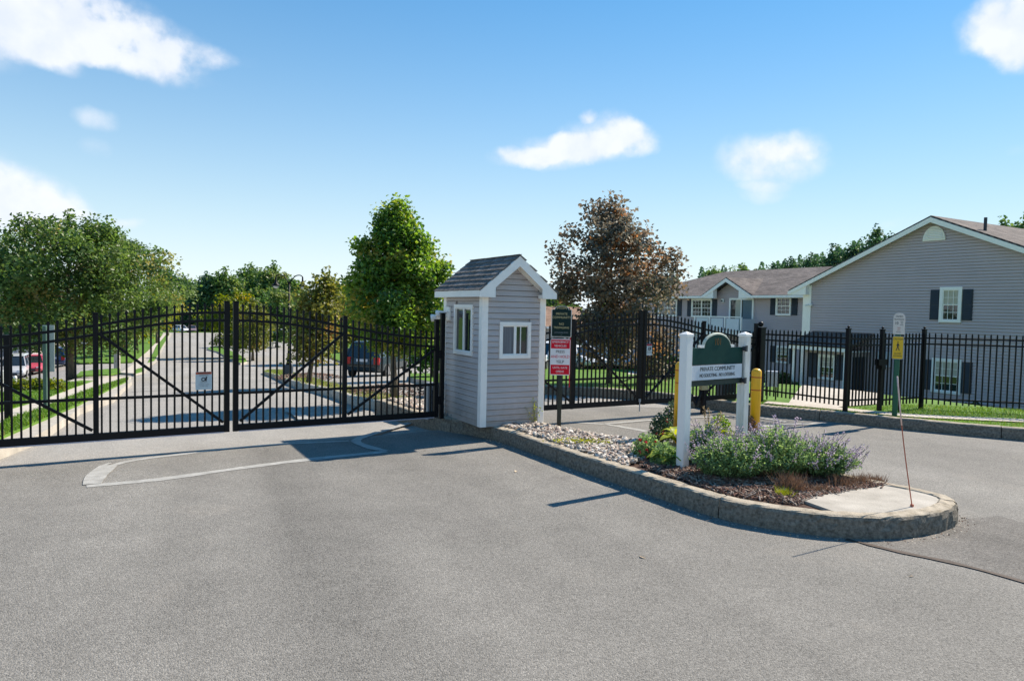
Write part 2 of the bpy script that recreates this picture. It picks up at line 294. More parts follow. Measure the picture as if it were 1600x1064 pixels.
# ------------------------------------------------------------------ mesh helpers
def setp(o, label=None, cat=None, group=None, kind=None):
    if label: o['label'] = label
    if cat: o['category'] = cat
    if group: o['group'] = group
    if kind: o['kind'] = kind
    return o
class MB:
    def __init__(s): s.v = []; s.f = []; s.m = []; s.uv = None
    def add(s, vs, fs, mi=0):
        b = len(s.v); s.v += [tuple(map(float, p)) for p in vs]; s.f += [tuple(b + i for i in f) for f in fs]; s.m += [mi] * len(fs)
    def hexa(s, p, mi=0):     # bottom 4 ccw, top 4 ccw
        s.add(p, [(3, 2, 1, 0), (4, 5, 6, 7), (0, 1, 5, 4), (1, 2, 6, 5), (2, 3, 7, 6), (3, 0, 4, 7)], mi)
    def box(s, x0, x1, y0, y1, z0, z1, mi=0):
        s.hexa([(x0, y0, z0), (x1, y0, z0), (x1, y1, z0), (x0, y1, z0), (x0, y0, z1), (x1, y0, z1), (x1, y1, z1), (x0, y1, z1)], mi)
    def cbox(s, x0, x1, y0, y1, z0, z1, c=.005, mi=0):      # box with chamfered vertical edges and a small chamfer on top
        def ring(d, z):
            return [(x0 + c + d, y0 + d, z), (x1 - c - d, y0 + d, z), (x1 - d, y0 + c + d, z), (x1 - d, y1 - c - d, z), (x1 - c - d, y1 - d, z), (x0 + c + d, y1 - d, z), (x0 + d, y1 - c - d, z), (x0 + d, y0 + c + d, z)]
        v = ring(0, z0) + ring(0, z1 - c) + ring(c, z1); f = [tuple(reversed(range(8))), tuple(range(16, 24))]
        for k in (0, 8):
            for i in range(8): j = (i + 1) % 8; f.append((k + i, k + j, k + 8 + j, k + 8 + i))
        s.add(v, f, mi)
    def bar(s, a, b, wy, wz, mi=0, side=(0, 1, 0)):         # square bar between points
        a = Vector(a); b = Vector(b); d = (b - a).normalized(); y = Vector(side); y = (y - d * y.dot(d)).normalized(); z = d.cross(y)
        y *= wy / 2; z *= wz / 2
        s.hexa([a - y - z, b - y - z, b + y - z, a + y - z, a - y + z, b - y + z, b + y + z, a + y + z], mi)
    def prism(s, poly, dv, mi=0):
        n = len(poly); a = [Vector(p) for p in poly]; b = [p + Vector(dv) for p in a]
        s.add(a + b, [tuple(reversed(range(n))), tuple(range(n, 2 * n))] + [(i, (i + 1) % n, n + (i + 1) % n, n + i) for i in range(n)], mi)
    def tube(s, path, rad, n=8, mi=0, cap=True):
        path = [Vector(p) for p in path]; k = len(path)
        if not hasattr(rad, '__len__'): rad = [rad] * k
        vs = []; ref = Vector((.31, .95, .1))
        for i, p in enumerate(path):
            d = (path[min(i + 1, k - 1)] - path[max(i - 1, 0)]).normalized()
            if abs(d.dot(ref)) > .95: ref = Vector((1, .1, .2))
            x = d.cross(ref).normalized(); y = d.cross(x)
            for j in range(n):
                a = 2 * math.pi * j / n; vs.append(p + (x * math.cos(a) + y * math.sin(a)) * rad[i])
        fs = [(i * n + j, i * n + (j + 1) % n, (i + 1) * n + (j + 1) % n, (i + 1) * n + j) for i in range(k - 1) for j in range(n)]
        if cap: fs += [tuple(reversed(range(n))), tuple((k - 1) * n + j for j in range(n))]
        s.add(vs, fs, mi)
    def lathe(s, c, prof, n=16, mi=0):     # prof: (r, z) upward
        s.tube([(c[0], c[1], c[2] + z) for r, z in prof], [max(r, 1e-4) for r, z in prof], n, mi) if all(prof[i][1] < prof[i + 1][1] for i in range(len(prof) - 1)) else None
    def build(s, name, mats, parent=None, smooth=False, loc=None, rotz=0):
        me = bpy.data.meshes.new(name); me.from_pydata(s.v, [], s.f)
        if not isinstance(mats, (list, tuple)): mats = [mats]
        for q in mats: me.materials.append(q)
        if len(mats) > 1: me.polygons.foreach_set('material_index', s.m)
        bm = bmesh.new(); bm.from_mesh(me); bmesh.ops.recalc_face_normals(bm, faces=bm.faces); bm.to_mesh(me); bm.free()
        if smooth: me.polygons.foreach_set('use_smooth', [True] * len(me.polygons))
        o = bpy.data.objects.new(name, me); COL.objects.link(o)
        if parent: o.parent = parent
        if loc is not None: o.location = loc
        if rotz: o.rotation_euler[2] = rotz
        return o
def thing(name, label, cat, loc, rotz=0, group=None):
    o = bpy.data.objects.new(name, None); COL.objects.link(o); o.empty_display_size = .2
    o.location = loc; o.rotation_euler[2] = rotz
    return setp(o, label, cat, group)
def share(name, me, parent, loc=(0, 0, 0), rot=None, scale=None):
    o = bpy.data.objects.new(name, me); COL.objects.link(o); o.parent = parent; o.location = loc
    if rot: o.rotation_euler = rot
    if scale: o.scale = scale
    return o
def text(body, size, mt, parent, loc, name='lettering', rot=(R(90), 0, 0), wide=1.0):
    c = bpy.data.curves.new(name, 'FONT'); c.body = body; c.size = size; c.align_x = 'CENTER'; c.align_y = 'CENTER'; c.extrude = .0012; c.materials.append(mt)
    c.resolution_u = 3; tmp = bpy.data.objects.new('tmp', c); me = bpy.data.meshes.new_from_object(tmp); me.name = name
    bpy.data.objects.remove(tmp); bpy.data.curves.remove(c)
    o = bpy.data.objects.new(name, me); COL.objects.link(o); o.parent = parent; o.location = loc; o.rotation_euler = rot; o.scale[0] = wide
    return o
def drape(name, poly, off, mt, cell=1.5, skirt=0, zfun=None, skirt_mat=None):
    poly = [tuple(p[:2]) for p in poly]
    bm = bmesh.new(); vs = [bm.verts.new((p[0], p[1], 0)) for p in poly]
    for tri in tessellate_polygon([[Vector((p[0], p[1], 0)) for p in poly]]):
        try: bm.faces.new([vs[i] for i in tri])
        except ValueError: pass
    xs = [p[0] for p in poly]; ys = [p[1] for p in poly]
    for ax, (lo, hi) in enumerate(((min(xs), max(xs)), (min(ys), max(ys)))):
        x = math.ceil(lo / cell) * cell
        while x < hi:
            co = [0, 0, 0]; no = [0, 0, 0]; co[ax] = x + .0137; no[ax] = 1
            bmesh.ops.bisect_plane(bm, geom=bm.verts[:] + bm.edges[:] + bm.faces[:], plane_co=co, plane_no=no); x += cell
    P = np.array([v.co[:2] for v in bm.verts]); Z = T(P[:, 0], P[:, 1]) + off
    if zfun is not None: Z = zfun(P[:, 0], P[:, 1])
    for v, z in zip(bm.verts, Z): v.co.z = z
    bmesh.ops.recalc_face_normals(bm, faces=bm.faces)
    up = sum(fc.normal.z for fc in bm.faces)
    if up < 0: bmesh.ops.reverse_faces(bm, faces=bm.faces)
    if skirt:
        be = [e for e in bm.edges if len(e.link_faces) == 1]
        r_ = bmesh.ops.extrude_edge_only(bm, edges=be)
        for g in r_['geom']:
            if isinstance(g, bmesh.types.BMVert): g.co.z -= skirt
            if isinstance(g, bmesh.types.BMFace) and skirt_mat: g.material_index = 1
    me = bpy.data.meshes.new(name); bm.to_mesh(me); bm.free(); me.materials.append(mt)
    if skirt_mat: me.materials.append(skirt_mat)
    o = bpy.data.objects.new(name, me); COL.objects.link(o); o['kind'] = 'structure'
    return o
def PX(lst, off=0.0): return [G(x, y, off)[:2] for x, y in lst]
def smooth_path(pts, step):
    pts = [np.array(p, float) for p in pts]; o = []
    ext = [2 * pts[0] - pts[1]] + pts + [2 * pts[-1] - pts[-2]]
    for i in range(1, len(ext) - 2):
        p0, p1, p2, p3 = ext[i - 1:i + 3]; n = max(2, int(np.linalg.norm(p2 - p1) / step))
        for k in range(n):
            t = k / n; o.append(.5 * ((2 * p1) + (-p0 + p2) * t + (2 * p0 - 5 * p1 + 4 * p2 - p3) * t * t + (-p0 + 3 * p1 - 3 * p2 + p3) * t ** 3))
    o.append(pts[-1]); return o

# ------------------------------------------------------------------ ground, road, lawns
K = .2
def axis(lo, hi, fine, step, grow):
    a = list(np.arange(lo, hi + .01, step)); d = step; x = hi
    while x < fine: d *= grow; x += d; a.append(x)
    d = step; x = lo
    while x > -fine: d *= grow; x -= d; a.insert(0, x)
    return np.array(a)
gx = axis(-70, 60, 2500, 2.0, 1.35); gy = axis(-20, 190, 2500, 2.0, 1.35)
XX, YY = np.meshgrid(gx, gy); ZZ = T(XX, YY) - .10
nv, nh = len(gy), len(gx)
vv = np.stack([XX.ravel(), YY.ravel(), ZZ.ravel()], 1)
idx = np.arange(nv * nh).reshape(nv, nh)
ff = np.stack([idx[:-1, :-1].ravel(), idx[:-1, 1:].ravel(), idx[1:, 1:].ravel(), idx[1:, :-1].ravel()], 1)
me = bpy.data.meshes.new('ground'); me.from_pydata(vv.tolist(), [], ff.tolist()); me.materials.append(MT['grass_base'])
go = bpy.data.objects.new('ground', me); COL.objects.link(go); go['kind'] = 'structure'; go['label'] = 'green lawn ground falling away behind the gates'

# near paved apron, one sheet up to the gates and beyond
apron = [(-60, -30), (60, -30), (60, 3), (10.2, 11.0), (8.72, 11.75), (7.03, 12.6), (6.14, 13.2), (5.03, 13.85), (3.6, 14.6), (1.4, 15.0), (.2, 13.2), (-.9, 11.55), (-1.6, 11.02), (-3.95, 9.57), (-6.4, 8.06), (-9, 6.46), (-60, 2)]
o = drape('road_apron', apron, 0.0, MT['asphalt'], 1.5); o['label'] = 'speckled grey asphalt apron in front of the gates'
def seg(p, q, n=6): return [tuple(np.array(p) + (np.array(q) - np.array(p)) * i / n) for i in range(n)]
def su(s, ww): return (GX + UL[0] * s + UR[0] * ww, GY + UL[1] * s + UR[1] * ww)
road2 = [su(-1.2, -30), su(-1.2, 17.0), su(2, 15.5), su(12, 17), su(30, 45), su(60, 70), su(120, 60), su(172, 40), su(172, -20), su(100, -26), su(60, -45), su(20, -45)]
o = drape('road', road2, -.03, MT['asphalt_drive'], 1.5); o['label'] = 'pale asphalt road and parking lots beyond the gates'

def kerb(name, path, sgn, wd, h, mt, label, piece=2.6, zf=None, rough=.006, gap=.012, step=.1):
    root = bpy.data.objects.new(name, None); COL.objects.link(root); root['kind'] = 'structure'; root['label'] = label
    P = smooth_path(path, step); P = [p[:2] for p in P]; n = len(P)
    zf = zf or (lambda x, y: float(T(x, y)))
    prof = [(0, -.12), (-.004, h * .35), (.004, h * .62), (.008, h - .035), (.02, h - .012), (.042, h), (wd * .6, h + .002), (wd - .02, h + .003), (wd, h - .012), (wd, -.12)]
    cum = [0]
    for i in range(1, n): cum.append(cum[-1] + float(np.linalg.norm(P[i] - P[i - 1])))
    npiece = max(1, round(cum[-1] / piece)); pl = cum[-1] / npiece
    loc = np.random.default_rng(len(name) + n)
    for q in range(npiece):
        a, b = q * pl + gap / 2, (q + 1) * pl - gap / 2
        ds = [a] + [c for c in cum if a + .02 < c < b - .02] + [b]
        vs = []; fs = []; kk = len(prof)
        for d in ds:
            i = min(max(1, int(np.searchsorted(cum, d))), n - 1); t = (d - cum[i - 1]) / max(1e-6, cum[i] - cum[i - 1])
            p = P[i - 1] + (P[i] - P[i - 1]) * t; tg = P[min(i + 1, n - 1)] - P[max(i - 2, 0)]; tg = tg / np.linalg.norm(tg)
            nm = np.array([-tg[1], tg[0]]) * sgn; z0 = zf(p[0], p[1])
            for (u_, v_) in prof:
                r1, r2 = loc.normal(0, rough, 2) if v_ > 0 else (0, 0)
                vs.append((*(p + nm * (u_ + r1)), z0 + v_ + r2 * .6))
        for i in range(len(ds) - 1):
            for j in range(kk - 1): fs.append((i * kk + j, i * kk + j + 1, (i + 1) * kk + j + 1, (i + 1) * kk + j))
        fs += [tuple(range(kk)), tuple(reversed([(len(ds) - 1) * kk + j for j in range(kk)]))]
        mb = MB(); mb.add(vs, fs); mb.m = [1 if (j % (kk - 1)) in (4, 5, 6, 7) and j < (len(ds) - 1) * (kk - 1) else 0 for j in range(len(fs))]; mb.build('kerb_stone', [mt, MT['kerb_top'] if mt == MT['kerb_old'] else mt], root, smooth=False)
    return root
# island outer edge, counter-clockwise seen from above starting behind the booth
isl_l = [(-2.6, 13.3), (-1.75, 12.0), (-1.2, 11.35), (-.263, 10.5), (.8, 8.68), (1.46, 7.62), (2.03, 6.72), (2.5, 6.36), (3.0, 6.17), (3.5, 6.17), (4.0, 6.36), (4.34, 6.62), (4.5, 6.92), (4.38, 7.25), (4.1, 7.58), (3.55, 8.3), (2.75, 9.15), (1.87, 9.74), (.95, 10.55), (.35, 11.35), (-.55, 12.9)]
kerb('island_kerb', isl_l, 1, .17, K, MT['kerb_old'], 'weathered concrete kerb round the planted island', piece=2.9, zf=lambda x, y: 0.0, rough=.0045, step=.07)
inner = smooth_path(isl_l, .15)
def inset(path, d):
    o_ = []
    for i, p in enumerate(path):
        tg = path[min(i + 1, len(path) - 1)] - path[max(i - 1, 0)]; tg = tg / np.linalg.norm(tg); o_.append(p[:2] + np.array([-tg[1], tg[0]]) * d)
    return o_
inn = inset(inner, .15)
# bed of the island: soil everywhere, the nose filled by a concrete pad
o = drape('island_bed', inn, 0, MT['soil'], .5, zfun=lambda x, y: np.full_like(x, K - .035)); o['label'] = 'dark mulch bed inside the island kerb'
pad_edge = [G(1246, 777, K)[:2], G(1290, 769, K)[:2], G(1340, 761, K)[:2], G(1386, 756, K)[:2]]
nose = [p for p in inset(inner, .165) if (p - pad_edge[0]) @ np.array([.75, -.66]) > -.02 and p[1] < 7.6]
i0 = min(range(len(nose)), key=lambda i: np.linalg.norm(nose[i] - pad_edge[0]))
padpoly = [pad_edge[0]] + [p for p in nose if p[0] > pad_edge[0][0] + .03 and p[0] > 2.7] + [pad_edge[2] + np.array([.1, .05]), (pad_edge[1] + pad_edge[2]) / 2 + np.array([.05, .03]), pad_edge[1] + np.array([-.03, -.02])]
o = drape('concrete_pad', padpoly, 0, MT['concrete'], .5, zfun=lambda x, y: np.full_like(x, K - .008), skirt=.06); o['label'] = 'smooth concrete pad in the nose of the island'

# median beyond the left gate
med = PX([(690, 652), (662, 645), (640, 640), (625, 636), (594, 628), (575, 625), (550, 620), (500, 605), (475, 600), (450, 593), (431, 586), (411, 580)], .15)
medr = PX([(418, 577), (440, 577), (465, 583), (506, 595), (550, 603), (600, 612), (640, 620), (668, 628), (690, 640)], .15)
o = drape('median_lawn', med + medr, .13, MT['dry_grass'], 1.0, skirt=.15, skirt_mat=MT['concrete']); o['label'] = 'yellowing grass median beyond the left gate'
kerb('median_kerb', med, -1, .17, .16, MT['concrete'], 'pale kerb of the median beyond the left gate', piece=3, rough=.004, step=.4)
gp_ = PX([(690, 652), (655, 644), (610, 633), (600, 627), (640, 624), (668, 629), (690, 641)], .15)
o = drape('gravel_patch', gp_, .15, MT['stone'], 1.0); o['label'] = 'bed of pale stones at the end of the median'
# left verge, walk and lawns
def poly(name, px, off, mt, label, cell=1.2, skirt=.16, sk=None):
    o_ = drape(name, PX(px, off), off, MT[mt], cell, skirt=skirt, skirt_mat=MT[sk] if sk else None); o_['label'] = label; return o_
poly('kerb_verge', [(-110, 745), (42, 686), (55, 681), (80, 667), (112, 647), (125, 637), (178, 620), (190, 608), (206, 596), (204, 589), (168, 587), (128, 589), (90, 600), (-110, 680)], .10, 'concrete', 'pale concrete kerb strip along the left road')
poly('sidewalk', [(-110, 690), (0, 643), (25, 636), (66, 624), (100, 611), (131, 600), (146, 595), (170, 588), (205, 589), (200, 592), (154, 605), (100, 625), (65, 639), (25, 652), (-110, 708)], .125, 'walk', 'pink grey sidewalk beside the left road')
poly('verge', [(-110, 708), (25, 652), (65, 639), (100, 625), (154, 605), (200, 591), (199, 595), (156, 615), (125, 630), (80, 649), (40, 666), (-110, 733)], .14, 'grass_base', 'green strip between sidewalk and left road')
poly('lawn', [(-160, 700), (0, 643), (25, 636), (66, 624), (100, 611), (131, 600), (146, 595), (126, 594), (106, 598), (80, 603), (41, 609), (0, 613), (-160, 630)], .14, 'grass_base', 'lawn in front of the left parking lot')
poly('lot_strip', [(118, 587), (168, 585), (188, 581), (187, 575), (126, 580)], .12, 'grass_base', 'grass strip at the mouth of the left lot', skirt=.1)
poly('far_walk', [(188, 582), (208, 583), (219, 569), (240, 546), (252, 531), (262, 519), (254, 523), (241, 538), (218, 559)], .10, 'walk', 'sidewalk running away along the left road', skirt=.1)
poly('far_kerb', [(209, 585), (226, 581), (230, 572), (243, 565), (254, 544), (268, 521), (262, 519), (252, 531), (219, 569)], .08, 'concrete', 'kerb running away along the left road', skirt=.1)
poly('far_verge', [(231, 566), (241, 563), (252, 543), (265, 521), (262, 520), (245, 539)], .13, 'grass_base', 'grass verge running away along the left road', skirt=.1)
poly('far_verge', [(210, 583), (224, 579), (222, 574), (212, 577)], .13, 'grass_base', 'small grass tip at the driveway mouth', skirt=.1)
poly('far_lawn', [(126, 567), (180, 566), (206, 565), (219, 557), (242, 536), (254, 522), (256, 512), (130, 540), (60, 546), (60, 556)], .1, 'grass_base', 'lawn between the left lot and the far road', skirt=.1)
# island between the two roads and lawns right of the middle road
poly('road_divider', [(324, 545), (330, 541), (345, 541), (372, 552), (384, 561), (386, 565), (376, 567), (360, 560), (340, 549)], .14, 'grass_base', 'grassy divider island with pale kerb between the roads', cell=2, skirt=.22, sk='walk')
poly('middle_lawn', [(432, 529), (470, 540), (490, 548), (530, 563), (560, 574), (600, 572), (650, 560), (640, 540), (560, 530), (480, 522)], .12, 'grass_base', 'lawn right of the middle road', cell=2, skirt=.2, sk='walk')
poly('corner_lawn', [(640, 590), (690, 599), (700, 590), (690, 583), (642, 583)], .12, 'grass_base', 'patch of lawn behind the booth', cell=2, skirt=.2, sk='concrete')
poly('far_lawn', [(396, 526), (440, 534), (445, 524), (400, 519)], .1, 'grass_base', 'far green lawn before parked cars', cell=3, skirt=.2)
# right lawn behind the second gate, down to the apartment house
rl = PX([(690, 600), (770, 600), (850, 606), (915, 609), (980, 613), (1050, 620), (1086, 626)], .14)
right_lawn = rl + [(3.95, 15.4), (4.4, 14.7), (4.98, 13.8), (6.09, 13.15), (6.94, 12.47), (8.54, 11.55), (11, 10.4), (30, 2), (30, 20), (23, 40), (16, 50)] + PX([(1060, 570), (1000, 570), (850, 575), (760, 577), (700, 580)], .14)
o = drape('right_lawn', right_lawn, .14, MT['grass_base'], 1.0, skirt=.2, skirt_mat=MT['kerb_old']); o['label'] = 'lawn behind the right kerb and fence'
kr = rl + [(3.9, 15.35), (4.35, 14.5), (4.98, 13.7), (6.09, 13.05), (6.94, 12.37), (8.54, 11.43), (11, 10.25), (16, 7.9)]
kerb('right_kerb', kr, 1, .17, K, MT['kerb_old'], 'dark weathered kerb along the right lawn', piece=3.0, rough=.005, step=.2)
# walks on the right lawn
wk = smooth_path([(5.3, 14.45), (6.35, 13.75), (7.3, 12.95), (8.3, 12.65), (10.2, 12.3), (14, 11.4)], .3)
wpoly = inset(wk, .0)[::1] + inset(wk, .42)[::-1]
o = drape('right_walk', wpoly, .16, MT['walk'], .6); o['label'] = 'narrow pale walk along the right fence'
poly('lawn_walk', [(980, 583), (1060, 587), (1160, 590), (1160, 586), (1060, 583), (984, 580)], .16, 'walk', 'thin walk across the right lawn', skirt=.02)
porch_walk = [(5.9, 14.6), (6.6, 14.0), (8.0, 14.8), (10.5, 20), (13.6, 26.5), (13, 28.5), (11.6, 28.5), (9, 21)]
o = drape('porch_walk', porch_walk, .158, MT['walk'], 1.0); o['label'] = 'concrete walk down to the entry porch'
dryv = smooth_path([(4.9, 14.0), (6.12, 13.22), (6.97, 12.55), (7.7, 12.3)], .3)
o = drape('dry_verge', inset(dryv, .0) + inset(dryv, .3)[::-1], .15, MT['dry_grass'], .5); o['label'] = 'dry yellow grass edge behind the right kerb'

# grit and crumbs along the foot of the island kerb
gr = []
foot = inset(inner, -.03)
for i in range(0, len(foot)):
    p = foot[i]
    if p[0] > 3.2 and p[1] < 7.6: gr += [(p[0] + rng.normal(.03, .05), p[1] + rng.normal(-.02, .05), .003) for _ in range(16)]
    elif p[1] < 10.5 and i < len(foot) * .5: gr += [(p[0] - abs(rng.normal(0, .05)), p[1] - abs(rng.normal(0, .05)), .003) for _ in range(3)]
GRIT = gr
# painted loop outlines, crack sealer, patches
def ribbon(name, path, wd, off, mt, label, jitter=.0, closed=False, step=.25):
    P = smooth_path(path, step); n = len(P); vs = []; fs = []
    lr = np.random.default_rng(n)
    for i, p in enumerate(P):
        tg = P[min(i + 1, n - 1)] - P[max(i - 1, 0)]; tg = tg / np.linalg.norm(tg); nm = np.array([-tg[1], tg[0]])
        ww = wd * .5 * (1 + lr.normal(0, jitter))
        for sg in (1, -1):
            q = p[:2] + nm * ww * sg; vs.append((q[0], q[1], float(T(q[0], q[1])) + off))
    fs = [(2 * i, 2 * i + 1, 2 * i + 3, 2 * i + 2) for i in range(n - 1)]
    mb = MB(); mb.add(vs, fs); o_ = mb.build(name, MT[mt]); o_['kind'] = 'structure'; o_['label'] = label; return o_
GP = lambda l: [np.array(G(x, y)[:2]) for x, y in l]
ribbon('pavement_line', GP([(135, 760), (165, 757), (250, 749), (350, 735), (440, 723), (520, 714), (580, 708), (603, 705)]), .14, .004, 'paint_line', 'near pale sealant line of the left detector loop', .12)
ribbon('pavement_line', GP([(178, 727), (210, 719), (290, 709), (358, 701), (440, 694), (545, 689)]), .09, .004, 'paint_line', 'far pale sealant line of the left detector loop', .15)
ribbon('pavement_line', GP([(144, 757), (152, 744), (170, 727)]), .2, .008, 'paint_line', 'broad pale sealant band closing the left loop', .1, step=.1)
ribbon('pavement_line', GP([(133, 757), (137, 745), (155, 731), (172, 724)]), .05, .0081, 'paint_line', 'thin curved sealant line beside the broad band', .1, step=.1)
ribbon('pavement_line', GP([(603, 705), (580, 700), (556, 690), (570, 682), (590, 676), (640, 661)]), .13, .0082, 'paint_line', 'kinked pale sealant line near the booth kerb', .1, step=.1)
ribbon('pavement_line', GP([(890, 660), (945, 663), (1010, 674)]), .12, .004, 'paint_line', 'near sealant line of the right detector loop', .1)
ribbon('pavement_line', GP([(945, 663), (1030, 656), (1160, 651), (1230, 660)]), .11, .0083, 'paint_line', 'far sealant line of the right detector loop', .1)
ribbon('pavement_line', GP([(1180, 668), (1225, 664), (1290, 662)]), .12, .0086, 'paint_line', 'short sealant line in the right lane', .1)
ribbon('pavement_line', GP([(455, 641), (477, 655)]), .22, .006, 'paint_line', 'short white stripe beyond the left gate', .05)
ribbon('pavement_line', GP([(205, 611), (260, 608)]), .15, .006, 'paint_line', 'white stripe on the road by the driveway', .05)
ribbon('crack_sealer', GP([(1322, 843), (1360, 852), (1410, 864), (1480, 878), (1540, 893), (1600, 910), (1680, 935)]), .05, .008, 'crack_seal', 'brown sealed crack curving from the island nose', .25, step=.12)
patch = GP([(1330, 845), (1440, 840), (1496, 812), (1560, 806), (1720, 850), (1760, 960), (1600, 909), (1540, 892), (1480, 877), (1410, 863), (1360, 851)])
o = drape('asphalt_patch', patch, .004, MT['asphalt_patch'], .5); o['label'] = 'darker rough asphalt patch beside the island nose'

# ------------------------------------------------------------------ loose stuff: stones, mulch, grass blades
def scatter_mesh(name, label, protos, pts, mats, scale, kind='stuff', flat=.6, parent=None):
    vs = []; fs = []; nb = 0
    for p in pts:
        pv, pf = protos[rng.integers(len(protos))]
        a = rng.uniform(0, 6.28); c, s_ = math.cos(a), math.sin(a); sx = scale * rng.uniform(.6, 1.35); sy = sx * rng.uniform(.55, 1); sz = sx * flat * rng.uniform(.6, 1.1); tl = rng.uniform(-.5, .5)
        q = pv * np.array([sx, sy, sz]); q = np.stack([q[:, 0] * c - q[:, 1] * s_, q[:, 0] * s_ + q[:, 1] * c, q[:, 2] + q[:, 0] * tl], 1) + np.array(p)
        vs.append(q); fs += [tuple(nb + i for i in f) for f in pf]; nb += len(q)
    me = bpy.data.meshes.new(name); me.from_pydata(np.concatenate(vs).tolist(), [], fs)
    for q in mats: me.materials.append(q)
    if len(mats) > 1: me.polygons.foreach_set('material_index', np.repeat(rng.integers(0, len(mats), len(pts)), len(fs) // len(pts)).astype(np.int32))
    o_ = bpy.data.objects.new(name, me); COL.objects.link(o_); o_['kind'] = kind
    if parent: o_.parent = parent
    if label: o_['label'] = label
    return o_
def stone_protos(k=5):
    r = []
    for _ in range(k):
        bm = bmesh.new(); bmesh.ops.create_icosphere(bm, subdivisions=1, radius=1)
        v = np.array([p.co[:] for p in bm.verts]); v *= (1 + rng.normal(0, .14, len(v)))[:, None]; r.append((v, [tuple(x.index for x in f.verts) for f in bm.faces])); bm.free()
    return r
def inside(p, pg):
    c = False; n = len(pg); j = n - 1
    for i in range(n):
        if (pg[i][1] > p[1]) != (pg[j][1] > p[1]) and p[0] < (pg[j][0] - pg[i][0]) * (p[1] - pg[i][1]) / (pg[j][1] - pg[i][1]) + pg[i][0]: c = not c
        j = i
    return c
def fill(pg, n, z=None, jit=.02):
    pg = [tuple(p[:2]) for p in pg]; xs = [p[0] for p in pg]; ys = [p[1] for p in pg]; o_ = []
    while len(o_) < n:
        p = (rng.uniform(min(xs), max(xs)), rng.uniform(min(ys), max(ys)))
        if inside(p, pg): o_.append((p[0], p[1], (z if z is not None else float(T(*p)) + .14) + rng.uniform(-.3, 1) * jit))
    return o_
sp_ = stone_protos()
stone_mats = [mat('river_stone_%s' % n_, c, .7, .12, 30, .1, .3) for n_, c in (('grey', (.38, .345, .30)), ('buff', (.55, .46, .36)), ('pale', (.68, .61, .53)), ('dark', (.23, .2, .175)), ('rose', (.48, .36, .29)))]
grav = [p for p in inn if p[1] > 8.7 and p[1] < 12.6]
gpoly = [p for p in inset(inner, .16) if p[1] > 8.05 and not (p[1] < 9.3 and p[0] > 2.3)]
scatter_mesh('gravel', 'bed of mixed pale river stones in the island beside the booth', sp_, fill(gpoly, 7600, K - .012, .045), stone_mats, .03)
scatter_mesh('gravel', 'pale stones at the foot of the median behind the gate', sp_, fill(gp_, 1500, None, .05), stone_mats, .05)
chip = [(np.array([(-1, -.22, 0), (1, -.3, 0), (1, .25, .0), (-1, .3, 0), (-.9, -.15, .35), (.8, -.2, .3), (.85, .2, .35), (-.8, .2, .25)]), [(4, 5, 6, 7), (0, 1, 5, 4), (1, 2, 6, 5), (2, 3, 7, 6), (3, 0, 4, 7)])]
mulch_poly = [p for p in inset(inner, .17) if p[1] < 9.2 and (p - pad_edge[0]) @ np.array([.75, -.66]) < .5]
mulch_poly = [q for q in mulch_poly if not (q[1] < 6.4)]
mulch_mats = [MT['mulch'], mat('mulch_reddish', (.2, .10, .07), .95, .3, 9), mat('mulch_greyed', (.32, .25, .2), .95, .3, 9)]
bed = [G(1000, 726, K)[:2], G(1100, 759, K)[:2], G(1170, 776, K)[:2], G(1250, 784, K)[:2], G(1290, 771, K)[:2], G(1340, 761, K)[:2], G(1386, 754, K)[:2], np.array([3.75, 7.85]), np.array([3.3, 8.35]), np.array([2.65, 9.0]), np.array([1.95, 9.5])]
scatter_mesh('mulch', 'dark reddish wood mulch in the island flower bed', chip, fill(bed, 6500, K - .022, .02), mulch_mats, .03, flat=.8)
scatter_mesh('grit', 'grit and brown crumbs gathered along the foot of the island kerb', sp_, GRIT, [stone_mats[0], stone_mats[1], MT['mulch']], .009)
edge_c = []
for _ in range(420):
    k = rng.uniform(0, 1); k2 = k * 3; i = min(2, int(k2)); p = pad_edge[i] + (pad_edge[i + 1] - pad_edge[i]) * (k2 - i); d_ = rng.normal(-.015, .035); edge_c.append((p[0] + .75 * d_, p[1] - .66 * d_, K - .003 + rng.uniform(0, .006)))
scatter_mesh('mulch', 'loose mulch chips spilling over the edge of the concrete pad', chip, edge_c, mulch_mats, .026, flat=.7)
mm = G(617, 620)[:2]
scatter_mesh('mulch', 'reddish mulch heap round the young maple trunk', chip, [(mm[0] + r_ * math.cos(a), mm[1] + r_ * math.sin(a), float(T(mm[0], mm[1])) + .15 + .16 * max(0, 1 - r_ / 1.1)) for r_, a in zip(1.1 * np.sqrt(rng.random(900)), rng.uniform(0, 6.28, 900))], mulch_mats, .06)
mm2 = G(482, 596)[:2]
scatter_mesh('mulch', 'reddish mulch ring round the thin median tree', chip, [(mm2[0] + r_ * math.cos(a), mm2[1] + r_ * math.sin(a), float(T(mm2[0], mm2[1])) + .15 + .16 * max(0, 1 - r_ / 1.2)) for r_, a in zip(1.2 * np.sqrt(rng.random(500)), rng.uniform(0, 6.28, 500))], mulch_mats, .08)

